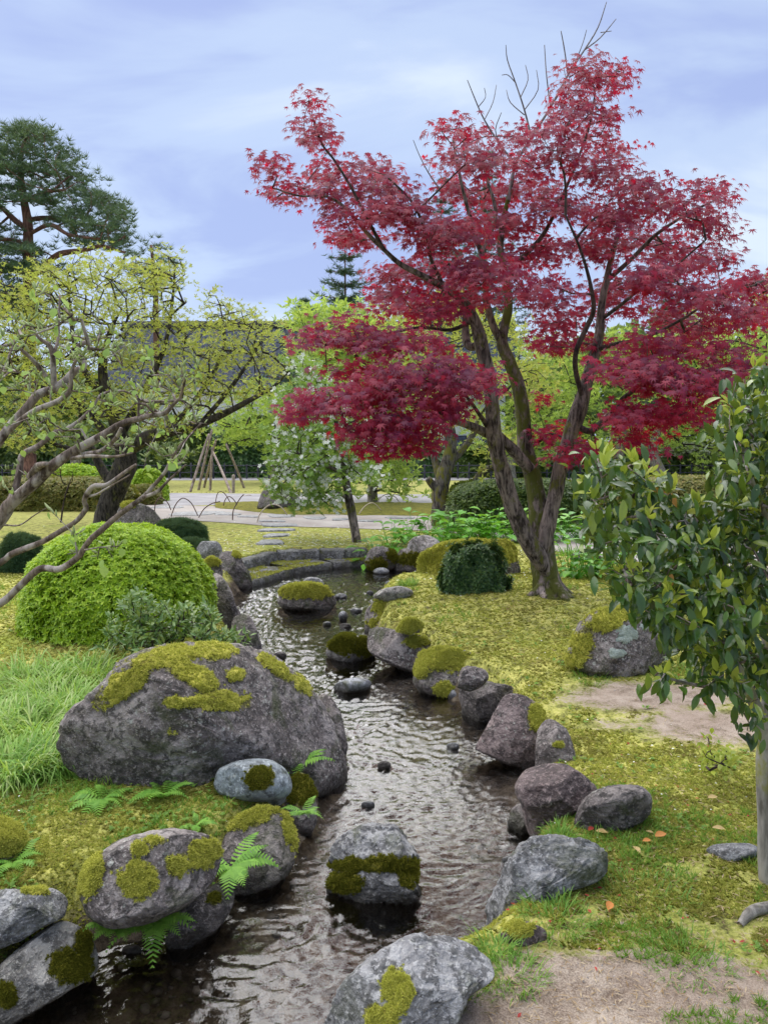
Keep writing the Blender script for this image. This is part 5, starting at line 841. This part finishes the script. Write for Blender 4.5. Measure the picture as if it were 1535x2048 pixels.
# ------------------------------------------------------------------ shrubs and hedges
def dome(name, label, u0, u1, vt, vb, leaf, tm, n, size, depth=.9, cat='shrub', lump=.05, box=2.6, flat=1.0, jit=.5, shell=.16, group=None, y=None, core=.80, ext=None, up=.35):
    c = G((u0+u1)/2, vb) if y is None else np.array([at((u0+u1)/2, vb, y)[0], y, 0]); W = (u1-u0)/FPX*np.linalg.norm(c-EYE)/2; D = W*depth; cy = c[1]+D*.8; s = cy/c[1]; W *= s*.5+.5; cx = at((u0+u1)/2, vb, cy)[0]; H = at((u0+u1)/2, vt, cy)[2]; zb = gz1(cx, c[1])
    b = np.array([cx, cy, zb]); t = thing(name, label, cat, b, group); R3 = np.array([W, D, H-zb]); sd_ = int(u0+vt) % 900
    def surf(S):
        q = S.copy(); q[:, 2] = np.abs(q[:, 2]); k = (np.abs(q[:, 0])**box+np.abs(q[:, 1])**box+np.abs(q[:, 2])**box)**(-1/box); return q*k[:, None]*(1+lump*fbm(q*2.3+sd_, 3, 9))[:, None]
    S, F = ico(4); q = surf(S)*core; q[:, 2] = np.where(S[:, 2] < 0, -.05, q[:, 2]); part('dark_core', b+q*R3, F, M['coredark'], t)  # near-black hull stops see-through; the inner shade is put into its colour
    d = rdirs(n); d[:, 2] = np.abs(d[:, 2]); q = surf(d); P = b+q*R3*(1-shell*rng.random(n)**1.5)[:, None]; N = nrm(q/R3); Nn = nrm(N+np.array([0, 0, up])+rdirs(n)*jit)
    part('foliage', *scatter(tm, frames(np.cross(Nn, rdirs(n)), Nn), P, rng.uniform(*size, n)), M[leaf], t, smooth=False, kind='stuff'); return t
M['coredark'] = plain('shrub_interior', (.012, .014, .006), (.035, .032, .015), 18, .95, .05)
ROS = t_rosette(5, .42, .7, 11); ROS4 = t_rosette(4, .5, .5, 13); SPR = t_rosette(7, .30, .9, 17)
dome('azalea', 'large bright lime-green clipped azalea dome at the left of the stream', 68, 420, 1052, 1282, 'azalea', ROS, 19000, (.024, .044), .95, lump=.06, box=2.5, jit=.55, shell=.16, core=.84)
dome('juniper', 'low dark blue-green juniper beside the flat-topped slate stone', 306, 412, 1040, 1098, 'juniper', t_needles(8, .06, .8, 3), 7000, (.05, .09), .8, lump=.15)
dome('juniper', 'small dark juniper spilling down behind the azalea', 350, 425, 1080, 1120, 'juniper', t_needles(8, .06, .8, 3), 3000, (.05, .08), .6, lump=.15)
dome('juniper', 'dark dwarf juniper at the left behind the azalea', 8, 84, 1070, 1146, 'juniper', t_needles(8, .06, .8, 3), 5000, (.05, .08), .8, lump=.12)
dome('clipped_shrub', 'dark small-leaved clipped shrub leaning against the mossy boulder', 886, 1012, 1086, 1186, 'dark', ROS, 5200, (.035, .06), .5, lump=.34, box=2.2, shell=.3, core=.68)
dome('hedge', 'big clipped hedge behind the maple trunk', 896, 1180, 962, 1064, 'hedge', ROS4, 15000, (.06, .10), .55, 'hedge', lump=.04, box=5)
dome('hedge', 'yellowish clipped hedge behind the camellia', 1215, 1560, 955, 1062, 'hedgeolive', ROS4, 14000, (.06, .10), .5, 'hedge', lump=.05, box=5)
dome('hedge', 'low olive clipped hedge at the left background', -120, 250, 955, 1022, 'hedgeolive', ROS4, 12000, (.06, .10), .4, 'hedge', lump=.06, box=5)
dome('azalea', 'bright clipped mound behind the olive hedge at the left', 55, 215, 932, 975, 'azalea', ROS4, 5000, (.12, .18), .6, lump=.05, y=27)
dome('azalea', 'small bright clipped mound right of the dark plum trunk', 262, 332, 940, 990, 'azalea', ROS4, 3500, (.09, .14), .8, lump=.05, y=24)
dome('hedge', 'short brownish hedge between the plum trunk and the path', 255, 318, 972, 1010, 'hedgeolive', ROS4, 2500, (.08, .12), .8, 'hedge', lump=.06, box=4)
dome('grass_mound', 'small rounded green mound in front of the hedge', 878, 945, 1016, 1046, 'hedge', SPR, 2200, (.06, .10), .8, 'shrub', lump=.1)
dome('leafy_shrub', 'small light green shrub behind the maple fork', 1046, 1096, 1030, 1086, 'fresh', ROS4, 900, (.05, .08), .8, lump=.2, core=.5, shell=.5)

def bushy(name, label, pads, base, leaf, tm, size, dens, per, spread, y, stemmat='twig', young=None, big=0, cat='shrub', rt=.002):
    b = G(*base); t = thing(name, label, cat, b); s = np.array([b+[0, 0, .02], b+[.03, 0, .08], b+[-.04, .02, .06]]); tips, cen = pad_tips([(*q[:4], b[1]+(q[4] if len(q) > 4 else y)) for q in pads], dens, .12); g = grow(s, tips, .09, .05, .08, .1, rt, .012, .5, seed=3); part('stems', *twigs(g, 4), M[stemmat], t, kind='stuff')
    T = g['T'][g['tips']]; P0 = g['P'][g['tips']]; n = len(P0)*per; d = nrm(np.repeat(T, per, 0)*.5+rdirs(n)*.8+np.array([0, 0, .3])); P = np.repeat(P0, per, 0)+rng.normal(size=(n, 3))*spread; nn = nrm(rdirs(n)*.5+np.array([0, -.3, .8])); R = frames(d, nn); S = rng.uniform(*size, n); m = split_largest(P, R[:, :, 2], big)
    part('foliage', *scatter(tm, R[~m], P[~m], S[~m]), M[leaf], t, kind='stuff')
    if big: pieces('leaf', mesh('leaf', *tm, M[leaf]), R[m], P[m], S[m], t)
    return t
bushy('leafy_shrub', 'loose narrow-leaved shrub between the azalea and the huge boulder', [(285, 1225, 50, 34), (250, 1260, 44, 34), (330, 1240, 56, 44), (300, 1285, 60, 30), (390, 1250, 44, 40), (430, 1280, 50, 26), (375, 1285, 56, 24), (240, 1295, 40, 20), (460, 1275, 36, 20), (480, 1295, 26, 12), (270, 1200, 26, 18), (420, 1225, 20, 24)], (335, 1325), 'rhodo', t_oval(.34, .05, .10), (.04, .07), 14, 10, .014, .0, big=220)
def stems_plant(label, u, vb, vt, n, w, seed, name='leafless_shrub'):
    r = np.random.default_rng(seed); b = G(u, vb); t = thing(name, label, 'shrub', b); s = np.array([b+[0, 0, .03]]); tips = np.array([at(u+r.uniform(-w, w), vb+(vt-vb)*r.uniform(.55, 1), b[1]+r.uniform(-.2, .2)) for _ in range(n)]); g = grow(s, tips, .25, .12, .03, .0, .006, .02, .4, seed=seed); part('stems', *twigs(g, 5), M['twig'], t, kind='stuff')
    P, _ = near_tip(tips, tips, 5, (.10, .10, .14)); part('foliage', *scatter(ROS4, frames(rdirs(len(P)), rdirs(len(P))), P, r.uniform(.02, .04, len(P))), M['hedgeolive'], t, kind='stuff')
stems_plant('thin multi-stemmed twiggy shrub before the olive hedge', 122, 1048, 925, 14, 26, 4)
# seedling with broad leaves at the right
sb = G(1432, 1562); bushy('seedling', 'broad-leaved seedling sprouting from the moss by the camellia trunk', [(1415, 1500, 14, 12), (1440, 1535, 34, 14), (1465, 1510, 22, 12), (1412, 1478, 5, 8), (1430, 1520, 20, 14)], (1432, 1562), 'camellia_new', t_oval(.42, .05, .16), (.03, .055), 34, 4, .012, 0, big=40, cat='plant')

# ------------------------------------------------------------------ hostas, ferns, sedges
def hosta(label, area, n, size, seed):
    r = np.random.default_rng(seed); u0, u1, v0, v1, vb = area; b = G((u0+u1)/2, vb); t = thing('hosta_clump', label, 'hosta', b, 'bright green hosta beds'); Ps, Ds, Ns, Ss = [], [], [], []
    k = max(3, int((u1-u0)/26)); cs = [G(u0+(u1-u0)*(i+.5)/k+r.normal()*5, v0+(v1-v0)*(.45+.5*r.random())+8) for i in range(k*2)]
    for i in range(n):
        c = cs[i % len(cs)]; a = r.uniform(0, 6.283); el = r.uniform(.1, 1.1); h = np.array([math.cos(a), math.sin(a), 0]); L_ = r.uniform(.12, .46); p = c+h*L_*math.cos(el)*.8+np.array([0, 0, .06+L_*math.sin(el)*1.25]); Ps.append(p); Ds.append(h*math.cos(el*.7)+np.array([0, 0, math.sin(el)*.6-.15])); Ns.append(np.array([0, 0, 1.])-h*.5*math.sin(el)+r.normal(size=3)*.15); Ss.append(r.uniform(*size))
    Ps, Ss = np.array(Ps), np.array(Ss); R = frames(np.array(Ds), np.array(Ns)); tm = t_oval(.62, .09, .28); st = np.array([[c, p] for c, p in zip([cs[i % len(cs)] for i in range(n)], Ps)])
    g = dict(P=st.reshape(-1, 3), par=np.array([-1 if i % 2 == 0 else i-1 for i in range(2*n)]), rad=np.full(2*n, .004), T=np.repeat(nrm(st[:, 1]-st[:, 0]), 2, 0), ns=0); part('stalks', *twigs(g, 4), M['hosta'], t, kind='stuff'); pieces('leaf', mesh('leaf', *tm, M['hosta']), R, Ps, Ss, t)
hosta('hosta clump above the round dark stone, left of the pale stone', (738, 872, 1060, 1092, 1098), 230, (.15, .24), 1)
hosta('hosta bed between the gnarled trunk and the big mossy boulder', (880, 1022, 1060, 1080, 1086), 230, (.15, .24), 2)
hosta('hosta bed on the flat ground right of the maple trunk', (1112, 1268, 1130, 1158, 1162), 300, (.11, .18), 3)

def frond(L_, arch, r, n=15, w=.24):
    t = np.linspace(0, 1, n); y = L_*t*(1-.15*arch*t); z = L_*(.75*t-arch*.85*t*t); V, F = [], []
    for i in range(n):
        ww = w*L_*math.sin(math.pi*min(1, .12+t[i]*.88))**.8*(1-t[i]*.45); a = .018*L_
        for s in (-1, 1):
            b = len(V); V += [(0, y[i]-a*1.3, z[i]), (0, y[i]+a*1.3, z[i]), (s*ww*.55, y[i]+ww*.30+a, z[i]-.02*L_), (s*ww, y[i]+ww*.45, z[i]-.10*ww-.05*L_*r.random()), (s*ww*.5, y[i]+ww*.08-a*.6, z[i]-.02*L_)]; F += [(b, b+4, b+2), (b, b+2, b+1), (b+4, b+3, b+2)]
    return np.array(V), np.array(F)
_fr = np.random.default_rng(5); FRM = [mesh('frond', *frond(1.0, a, _fr), M['fern'], False) for a in (.6, .85, 1.1)]
def fern(label, u, v, n, L0, L1, seed, spread=360, face=270, z=None, y=None):
    r = np.random.default_rng(seed); b = G(u, v) if z is None else on_z(u, v, z)
    if y is not None: b = at(u, v, y)
    t = thing('fern', label, 'fern', b)
    for i in range(n):
        a = math.radians(face-spread/2+spread*(i+.5)/n+r.uniform(-14, 14)); h = np.array([[math.cos(a), math.sin(a), r.uniform(-.2, .35)]]); R = frames(h, np.array([[r.normal()*.15, r.normal()*.15, 1.]]))[0]; o = bpy.data.objects.new('frond', FRM[r.integers(0, 3)]); COL.objects.link(o); o.parent = t; s = r.uniform(L0, L1); m = np.eye(4); m[:3, :3] = R*s; o.matrix_local = Matrix(m.tolist())
fern('fern spreading behind the round blue-grey stone', 592, 1528, 13, .16, .28, 1)
fern('small fern growing left of the round blue-grey stone', 440, 1540, 6, .10, .17, 2)
fern('fern in front of the huge boulder foot', 330, 1592, 11, .12, .21, 3)
fern('fern at the left foot of the huge boulder', 205, 1600, 10, .12, .21, 4)
fern('fern arching over the waterline right of the oval stone', 462, 1735, 11, .14, .24, 5, 260, 290, z=-.10)
fern('fern hanging under the oval stone at the left', 236, 1856, 9, .12, .20, 6, 200, 275, z=-.10)
fern('fern hanging under the oval stone at the right', 312, 1846, 10, .13, .22, 7, 220, 290, z=-.10)
fern('small fern in the moss above the oval stone', 392, 1648, 7, .07, .12, 12)
fern('fern at the left edge above the angular grey stone', 28, 1725, 9, .12, .20, 8)
fern('fern tucked into the rocks at the left end of the kerb', 445, 1135, 9, .20, .34, 9, 300, 290)
fern('fern beside the dark boulder behind the azalea', 345, 1058, 9, .25, .42, 10)
fern('fern in the crevice right of the bank stone below the blue-grey stone', 606, 1625, 7, .08, .13, 11, 260, 300, z=-.06)

def blades(base, d, L_, w, droopk, r, segs=4):
    n = len(base); t = np.linspace(0, 1, segs+1)[None, :, None]; h = nrm(d*np.array([1, 1, 0])); up = np.array([0, 0, 1.]); el = np.clip(d[:, 2], .1, 1)
    C = base[:, None]+h[:, None]*(L_[:, None, None]*t*(1-el*.5)[:, None, None])+up*(L_[:, None, None]*(t*el[:, None, None]*1.15-droopk[:, None, None]*t*t)); s = np.stack([-h[:, 1], h[:, 0], np.zeros(n)], 1); ww = (w[:, None]*np.array([.7, 1, .85, .55, .06][:segs+1])[None])[:, :, None]
    V = np.stack([C-s[:, None]*ww, C+s[:, None]*ww], 2).reshape(-1, 3); b = (np.arange(n)*(segs+1)*2)[:, None]; k = np.arange(segs)[None]*2; return V, np.stack([b+k, b+k+1, b+k+3, b+k+2], 2).reshape(-1, 4)
def sedge(label, u, v, n, L0, L1, rad, mat='sedge', w=.0022, seed=0, name='sedge_clump', cat='grass clump', el=(.35, 1.0), group=None):
    r = np.random.default_rng(seed); c = G(u, v); t = thing(name, label, cat, c, group); a = r.uniform(0, 6.283, n); q = rad*np.sqrt(r.random(n)); x, y = c[0]+q*np.cos(a), c[1]+q*np.sin(a); B = np.stack([x, y, gz(x, y)-.01], 1); a2 = a+r.normal(size=n)*.7; d = np.stack([np.cos(a2), np.sin(a2), r.uniform(*el, n)], 1); L_ = r.uniform(L0, L1, n)
    part('blades', *blades(B, d, L_, r.uniform(.6, 1.3, n)*w, r.uniform(.4, 1.15, n), r), M[mat], t, smooth=False, kind='stuff')
for i, (u, v, n, rad, lab) in enumerate([(60, 1370, 1100, .26, 'pale striped sedge at the left edge nearest the azalea'), (165, 1350, 900, .22, 'pale striped sedge behind the huge boulder shoulder'), (-20, 1450, 1200, .26, 'pale striped sedge spilling in from the left edge'), (70, 1460, 1400, .24, 'thick pale striped sedge left of the huge boulder'), (150, 1425, 900, .18, 'pale striped sedge pressed against the huge boulder'), (20, 1540, 1000, .20, 'lowest pale striped sedge at the left edge'), (110, 1530, 700, .15, 'darker sedge at the left foot of the huge boulder'), (110, 1400, 900, .2, 'tallest pale striped sedge in the middle of the bed')]): sedge(lab, u, v, int(n*.75), .18, .36, rad, 'sedge' if i != 6 else 'grass', .0042, i+1, group='pale striped sedges beside the huge boulder')
for i, (u, v, n, rad, L_, mt, lab) in enumerate([(1265, 1665, 420, .13, .10, 'grass', 'fresh grass tuft in front of the low dark grey stone'), (1120, 1680, 260, .05, .13, 'grass', 'upright grass tuft at the waterline below the reddish oval rock'), (1230, 1710, 300, .16, .08, 'grass', 'short grass right of the rugged grey rock'), (1290, 1790, 320, .18, .09, 'grass', 'grass patch in the leaf litter right of the rugged rock'), (1110, 1840, 360, .12, .11, 'grass', 'grass tuft below the rugged grey rock'), (1020, 1950, 300, .10, .10, 'grass', 'grass tuft right of the cracked grey rock'), (1370, 1920, 380, .14, .08, 'grass', 'grass patch on the bare earth at the lower right'), (985, 1905, 130, .05, .13, 'grass', 'thin upright grass at the edge of the cracked grey rock'), (1180, 1360, 220, .12, .12, 'grass', 'grass at the foot of the lichen boulder'), (815, 1170, 240, .10, .16, 'grass', 'grass tuft at the pool edge below the mossy boulder'), (1360, 1345, 260, .2, .12, 'grass', 'grass behind the camellia leaves right of the lichen boulder'), (1130, 1455+40, 60, .06, .07, 'grass', 'little grass behind the narrow upright stone'), (1150, 1110, 300, .25, .25, 'grass', 'grass beside the low dark stone right of the maple trunk'), (190, 1560, 380, .16, .14, 'grass', 'dark grass under the huge boulder at the left'), (920, 1035, 500, .3, .3, 'grass', 'grass along the foot of the big hedge'), (760, 2040, 40, .06, .14, 'tan', 'dry straw stalks at the bottom edge by the square of moss')]): sedge(lab, u, v, n, L_*.5, L_*1.1, rad, mt, .0017 if v > 1300 else .004, 40+i, 'grass_tuft', 'grass tuft', (.5, 1.4))

# ------------------------------------------------------------------ ground cover that nobody could count
def field(n, y0, y1, xr=.66, pad=1.5):
    n = int(n*1.5)
    y = 1/(1/y0-rng.random(n)*(1/y0-1/y1)); t = rng.random(n)*2-1; x = t*(xr*y+pad); k = rng.random(n) > sstep(.72, 1, np.abs(t)); return x[k], y[k]
def cover(name, n, y0, y1, tm, mat, size, cond, label, upj=.35, lift=.0, grow_=.55):
    x, y = field(n, y0, y1); sd_ = sdist(x, y); k = (sd_ > .10) & cond(x, y, sd_); x, y, sd_ = x[k], y[k], sd_[k]; z = gz(x, y, sd_); P = np.stack([x, y, z+lift], 1); n = len(P); Nn = nrm(np.array([0, 0, 1.])+rdirs(n)*upj); S = rng.uniform(*size, n)*(y/3.0)**grow_
    return solo(name, *scatter(tm, frames(np.cross(Nn, rdirs(n)), Nn), P, S), M[mat], label, None, None, 'stuff', smooth=False)
mossn = lambda x, y: noise2(x, y, 5.0, 61, 3)
TU = t_needles(5, .22, .9, 21)
cover('moss_carpet', 150000, 1.9, 11, TU, 'tuft', (.009, .020), lambda x, y, s: (dirt_at(x, y)+.30*mossn(x, y) < .34), 'yellow-green moss sprigs carpeting the banks')
cover('golden_moss', 40000, 1.9, 10, TU, 'tuftgold', (.009, .018), lambda x, y, s: (dirt_at(x, y) < .3) & (noise2(x, y, 1.7, 63, 3) > .12), 'golden moss sprigs in patches on the banks')
cover('dark_moss', 45000, 1.9, 10, TU, 'tuftdark', (.008, .018), lambda x, y, s: (dirt_at(x, y)+.2*mossn(x, y) < .40) & (noise2(x, y, 2.6, 65, 3) > .10), 'dark brown-green moss sprigs between the golden patches')
cover('short_grass', 26000, 1.9, 9, t_needles(5, .07, 1.7, 23), 'grass', (.018, .045), lambda x, y, s: noise2(x, y, 1.5, 67, 3)+np.where(x < 0, .12, 0)-np.where((x > .3) & (y > 3.6), .14, 0) > .22, 'short fresh grass sprouting through the moss')
cover('herbs', 16000, 1.9, 6.5, t_rosette(5, .6, .5, 25), 'herb', (.009, .021), lambda x, y, s: noise2(x, y, 3.1, 69, 3)+np.where(x < -.3, .30, 0)-dirt_at(x, y) > .26, 'small round-leaved herbs in the moss', lift=.012)
cover('leaf_litter', 15000, 1.9, 7, t_leaf(.13, .02, .05), 'tan', (.014, .040), lambda x, y, s: (x > .3) & (np.exp(-((x-1.6)/.95)**2-((y-2.9)/.95)**2)*1.3+.35*dirt_at(x, y)+.35*noise2(x, y, 2.2, 71, 2) > .34), 'dry bamboo leaf litter on the right bank', upj=.25, lift=.006, grow_=.3)
cover('red_leaf_bits', 1500, 1.9, 6, t_leaf(.5, .05, .1), 'redbit', (.010, .024), lambda x, y, s: (x > .3) & (noise2(x, y, 2.5, 73, 2) > .05), 'fallen red leaf fragments on the right bank', lift=.008, grow_=.3)
cover('grit', 6000, 1.9, 6, t_bud(), 'pebble', (.004, .010), lambda x, y, s: dirt_at(x, y)+.2*noise2(x, y, 3, 77, 2) > .45, 'grit and tiny pebbles on the bare earth', upj=2, grow_=.4)
bw = on_z(690, 1085, 0); cover('fallen_petals', 26000, 8, 17, t_leaf(.8, .05, .0), 'white', (.016, .030), lambda x, y, s: rng.random(len(x)) < .75*np.exp(-((x-bw[0]+.3)/1.9)**2-((y-bw[1])/2.0)**2)+.012, 'white petals fallen round the blossom tree', upj=.3, lift=.02, grow_=.25)
cover('stray_petals', 500, 3, 10, t_leaf(.8, .05, .0), 'white', (.008, .014), lambda x, y, s: rng.random(len(x)) < .5, 'stray white petals on the moss', upj=.3, lift=.02, grow_=.6)
cover('lawn_grass', 30000, 9.5, 30, t_needles(5, .10, 1.0, 27), 'hedgeolive', (.012, .022), lambda x, y, s: (noise2(x, y, 1.0, 79, 3) > -.12) & ~((y > 12.2) & (y < 29)), 'rough lawn grass before the path', grow_=.62)
fl = t_oval(.5, .10, .10)
for u, v, s, a, mt, lab in [(1308, 1683, .060, 20, 'orange', 'bright orange fallen leaf on the moss at the right'), (1214, 1832, .055, 60, 'orange', 'pinkish orange fallen leaf in the litter below the rugged rock'), (1300, 1690, .04, 200, 'orange', 'small orange leaf stuck behind the bright orange one'), (1278, 1716, .05, 100, 'straw', 'straw-coloured curled leaf on the grass right of the rugged rock'), (1305, 1690-14, .03, 150, 'straw', 'tiny straw leaf above the bright orange leaf'), (1190, 1672, .05, -20, 'straw', 'pale brown curled leaf below the reddish oval rock'), (1175, 1671, .04, 40, 'redbit', 'red fallen leaf at the foot of the low dark grey stone'), (1414, 1605, .05, 10, 'straw', 'pale yellow leaf lying on the moss near the seedling'), (1448, 1668, .05, 170, 'straw', 'pale leaf near the flat weathered stone')]:
    p = G(u, v)+[0, 0, .022]; R = frames(np.array([[math.cos(math.radians(a)), math.sin(math.radians(a)), .12]]), np.array([[.15, -.3, 1.]])); solo('fallen_leaf', *scatter(fl, R, p[None], np.array([s])), M[mt], lab, 'leaf', 'leaves fallen on the right bank', None, loc=p)
# a twig root at the lower right
solo('tree_root', *sweep(np.array([G(1478, 1850)+[0, 0, .0], G(1500, 1835)+[0, 0, .02], G(1535, 1822)+[0, 0, .015], G(1600, 1800)-[0, 0, .01]]), [.012, .018, .02, .022], 8, .15, 20, 5), M['cambark'], 'pale root surfacing in the leaf litter at the right edge', 'root', loc=G(1500, 1835))

# ------------------------------------------------------------------ hoops, stakes, tripods, fence, building
def hoop(pts, dark, par, y=None):
    q = G(*pts[0]); yy = q[1] if y is None else y; P = np.array([at(u, v, yy+.25*k/(len(pts)-1)) for k, (u, v) in enumerate(pts)]); part('hoop', *sweep(P, np.full(len(P), .013), 6, .05, 5, 5), M['bamboo' if dark else 'bamboopale'], par)
hf = thing('hoop_fence', 'low fence of dark and pale bent bamboo hoops along the path', 'hoop fence', G(440, 1036))
for pts, dk in [([(309, 1027), (311, 1008), (318, 996), (324, 996), (336, 1006), (342, 1020)], True), ([(342, 1034), (350, 1012), (360, 999), (370, 997), (384, 1008), (397, 1034)], True), ([(397, 1036), (408, 1018), (424, 1007), (440, 1003)], True), ([(431, 1007), (434, 990), (440, 983), (450, 988), (460, 1004)], True), ([(446, 1016), (450, 1000), (458, 993), (468, 1000), (478, 1016)], True), ([(465, 1041), (467, 1020), (478, 1000), (486, 990), (487, 990)], True), ([(486, 992), (496, 1010), (508, 1030), (514, 1040)], False), ([(514, 1046), (520, 1028), (535, 1012), (550, 1009), (564, 1016), (574, 1030)], False), ([(487, 992), (500, 990), (508, 998), (511, 1003)], False), ([(608, 1020), (618, 1004), (628, 1000), (640, 1010)], False), ([(752, 1010), (760, 996), (775, 988), (790, 994), (800, 1008)], False), ([(716, 1030), (730, 1012), (746, 1006), (762, 1020)], False)]: hoop(pts, dk, hf)
hf = thing('hoop_fence', 'low fence of pale bent bamboo hoops behind the hosta bed and maple', 'hoop fence', G(980, 1050))
for pts in [[(902, 1028), (912, 1021), (924, 1021), (936, 1029), (948, 1046)], [(960, 1046), (968, 1034), (982, 1029), (998, 1034), (1012, 1050)], [(1114, 1049), (1128, 1052), (1146, 1064), (1160, 1082), (1166, 1096)], [(1204, 1098), (1212, 1082), (1226, 1078), (1240, 1092)]]: hoop(pts, False, hf)
def post(name, label, u, vb, vt, w, y=None, cat='stake'):
    b = G(u, vb) if y is None else np.array([at(u, vb, y)[0], y, 0]); h = at(u, vt, b[1])[2]; solo(name, *sweep(np.array([b-[0, 0, .1], b+[0, 0, .5*h], [b[0]+.01, b[1], h]]), [w, w, w*.92], 8, .05, 4, 3), M['wood'], label, cat, loc=b)
post('wooden_stake', 'short weathered wooden stake on the far lawn', 811, 992, 965, .055); post('wooden_stake', 'weathered wooden stake at the foot of the pole tripods', 467, 986, 950, .06)
def tripod(label, poles, y):
    b = np.array([at(poles[0][0], poles[0][1], y)[0], y, 0]); t = thing('tree_support', label, 'tree support', b, 'pole tripods propping young trees')
    for u0, v0, u1, v1, d in poles:
        g0 = G(u0, v0); p1 = at(u1, v1, y+d); part('pole', *sweep(np.array([g0-[0, 0, .1], (g0+p1)/2, p1]), [.055, .05, .04], 7, .05, 3, 3), M['pole'], t)
tripod('left pole tripod leaning together on the far lawn', [(379, 984, 418, 868, 0), (396, 980, 424, 860, .2), (420, 981, 425, 895, .3)], 30); tripod('right pole tripod with crossed legs on the far lawn', [(407, 975, 432, 880, 0), (464, 986, 424, 900, .1), (490, 976, 452, 888, .6)], 31)
fy = 43.0; x0, x1 = at(-150, 950, fy)[0], at(1700, 950, fy)[0]; pf = thing('picket_fence', 'low dark picket fence along the far road', 'fence', ((x0+x1)/2, fy, 0)); xs_ = np.arange(x0, x1, .62)
for k, x in enumerate(xs_): part('post', *sweep(np.array([[x, fy, -.05], [x, fy, .45], [x, fy, .85+.05*math.sin(k*7.1)]]), [.05, .05, .045], 6, .04, 4, 2), M['ridge'], pf)
for z in (.35, .74): part('rail', *sweep(np.array([[x0, fy-.02, z], [(x0+x1)/2, fy-.02, z], [x1, fy-.02, z]]), [.028]*3, 6, 0, 1, 3), M['ridge'], pf)
for k, (u0, u1, vt, lab) in enumerate([(-60, 130, 850, 'tall dark evergreen hedge at the far left under the hall'), (120, 300, 860, 'dark evergreen screen behind the plum trunk'), (296, 430, 845, 'dark evergreen bush left of the pole tripods'), (425, 565, 850, 'dark evergreen bush right of the pole tripods'), (548, 740, 840, 'dark evergreen bush behind the white blossom tree'), (735, 900, 880, 'dark evergreen bush behind the grey trunk'), (890, 1090, 895, 'dark evergreen bush behind the maple fork'), (1080, 1300, 900, 'dark evergreen bush behind the right maple stem'), (1290, 1620, 890, 'tall dark evergreen hedge at the far right behind the camellia')]):
    dome('evergreen_bush', lab, u0, u1, vt, 950, 'dark' if k % 2 else 'hedge', ROS4, 5200, (.26, .42), .4, lump=.22, box=3.0, y=44.6, core=.7, shell=.5)
# long hall behind the trees
BY, bx0, bx1 = 52.0, -19.0, 9.5; zr = at(500, 654, BY+5)[2]; ze = at(500, 782, BY)[2]; bd = thing('hall', 'long white-walled hall with a blue-grey tiled roof behind the trees', 'building', ((bx0+bx1)/2, BY+4, 0))
def boxm(x0, x1, y0, y1, z0, z1): return np.array([(x, y, z) for x in (x0, x1) for y in (y0, y1) for z in (z0, z1)]), np.array([(0, 1, 3, 2), (4, 6, 7, 5), (0, 4, 5, 1), (2, 3, 7, 6), (0, 2, 6, 4), (1, 5, 7, 3)])
part('wall', *boxm(bx0+1.2, bx1-1.2, BY+1.2, BY+9.5, 0, ze+.3), M['plaster'], bd, False); nr, nc = 17, 460
rows = []
for k in range(nr):
    for e_ in (0, .999): rows.append((k+e_, .075*(1-e_)))
t_ = np.array([r_[0] for r_ in rows])/nr; lip = np.array([r_[1] for r_ in rows]); xx = np.linspace(bx0, bx1, nc); w_ = .085*np.abs(np.sin(np.arange(nc)*math.pi/5.0)); cur = .35*((xx-(bx0+bx1)/2)/((bx1-bx0)/2))**4
Yr = BY+5.2*t_; Zr = ze+(zr-ze)*(t_**1.12); V = np.stack([np.broadcast_to(xx, (len(rows), nc)), np.broadcast_to(Yr[:, None], (len(rows), nc)), Zr[:, None]+lip[:, None]+w_[None]+cur[None]*(1-t_[:, None])], 2); i = np.arange(len(rows)-1)[:, None]*nc; j = np.arange(nc-1)[None]
rf = part('roof', V, np.stack([i+j, i+j+1, i+nc+j+1, i+nc+j], 2).reshape(-1, 4), M['tile'], bd, False); V2 = V.copy(); V2[..., 1] = 2*(BY+5.2)-V2[..., 1]; part('roof', V2, np.stack([i+nc+j, i+nc+j+1, i+j+1, i+j], 2).reshape(-1, 4), M['tile'], bd, False)
part('ridge', *boxm(bx0-.1, bx1+.1, BY+4.95, BY+5.45, zr-.1, zr+.42), M['ridge'], bd, False); part('eave_board', *boxm(bx0, bx1, BY+.1, BY+.25, ze-.2, ze-.02), M['ridge'], bd, False)
for k, x in enumerate(np.arange(bx0+2.4, bx1-2.5, 2.6)):
    f = part('window', *boxm(x, x+1.5, BY+1.13, BY+1.22, 1.0, 2.6), M['ridge'], bd, False); part('pane', *boxm(x+.08, x+1.42, BY+1.10, BY+1.128, 1.08, 2.52), M['tile'], f, False)
tot = sum(len(o.data.polygons) for o in SC.objects if o.type == 'MESH'); print('faces', tot, 'objects', len(SC.objects))
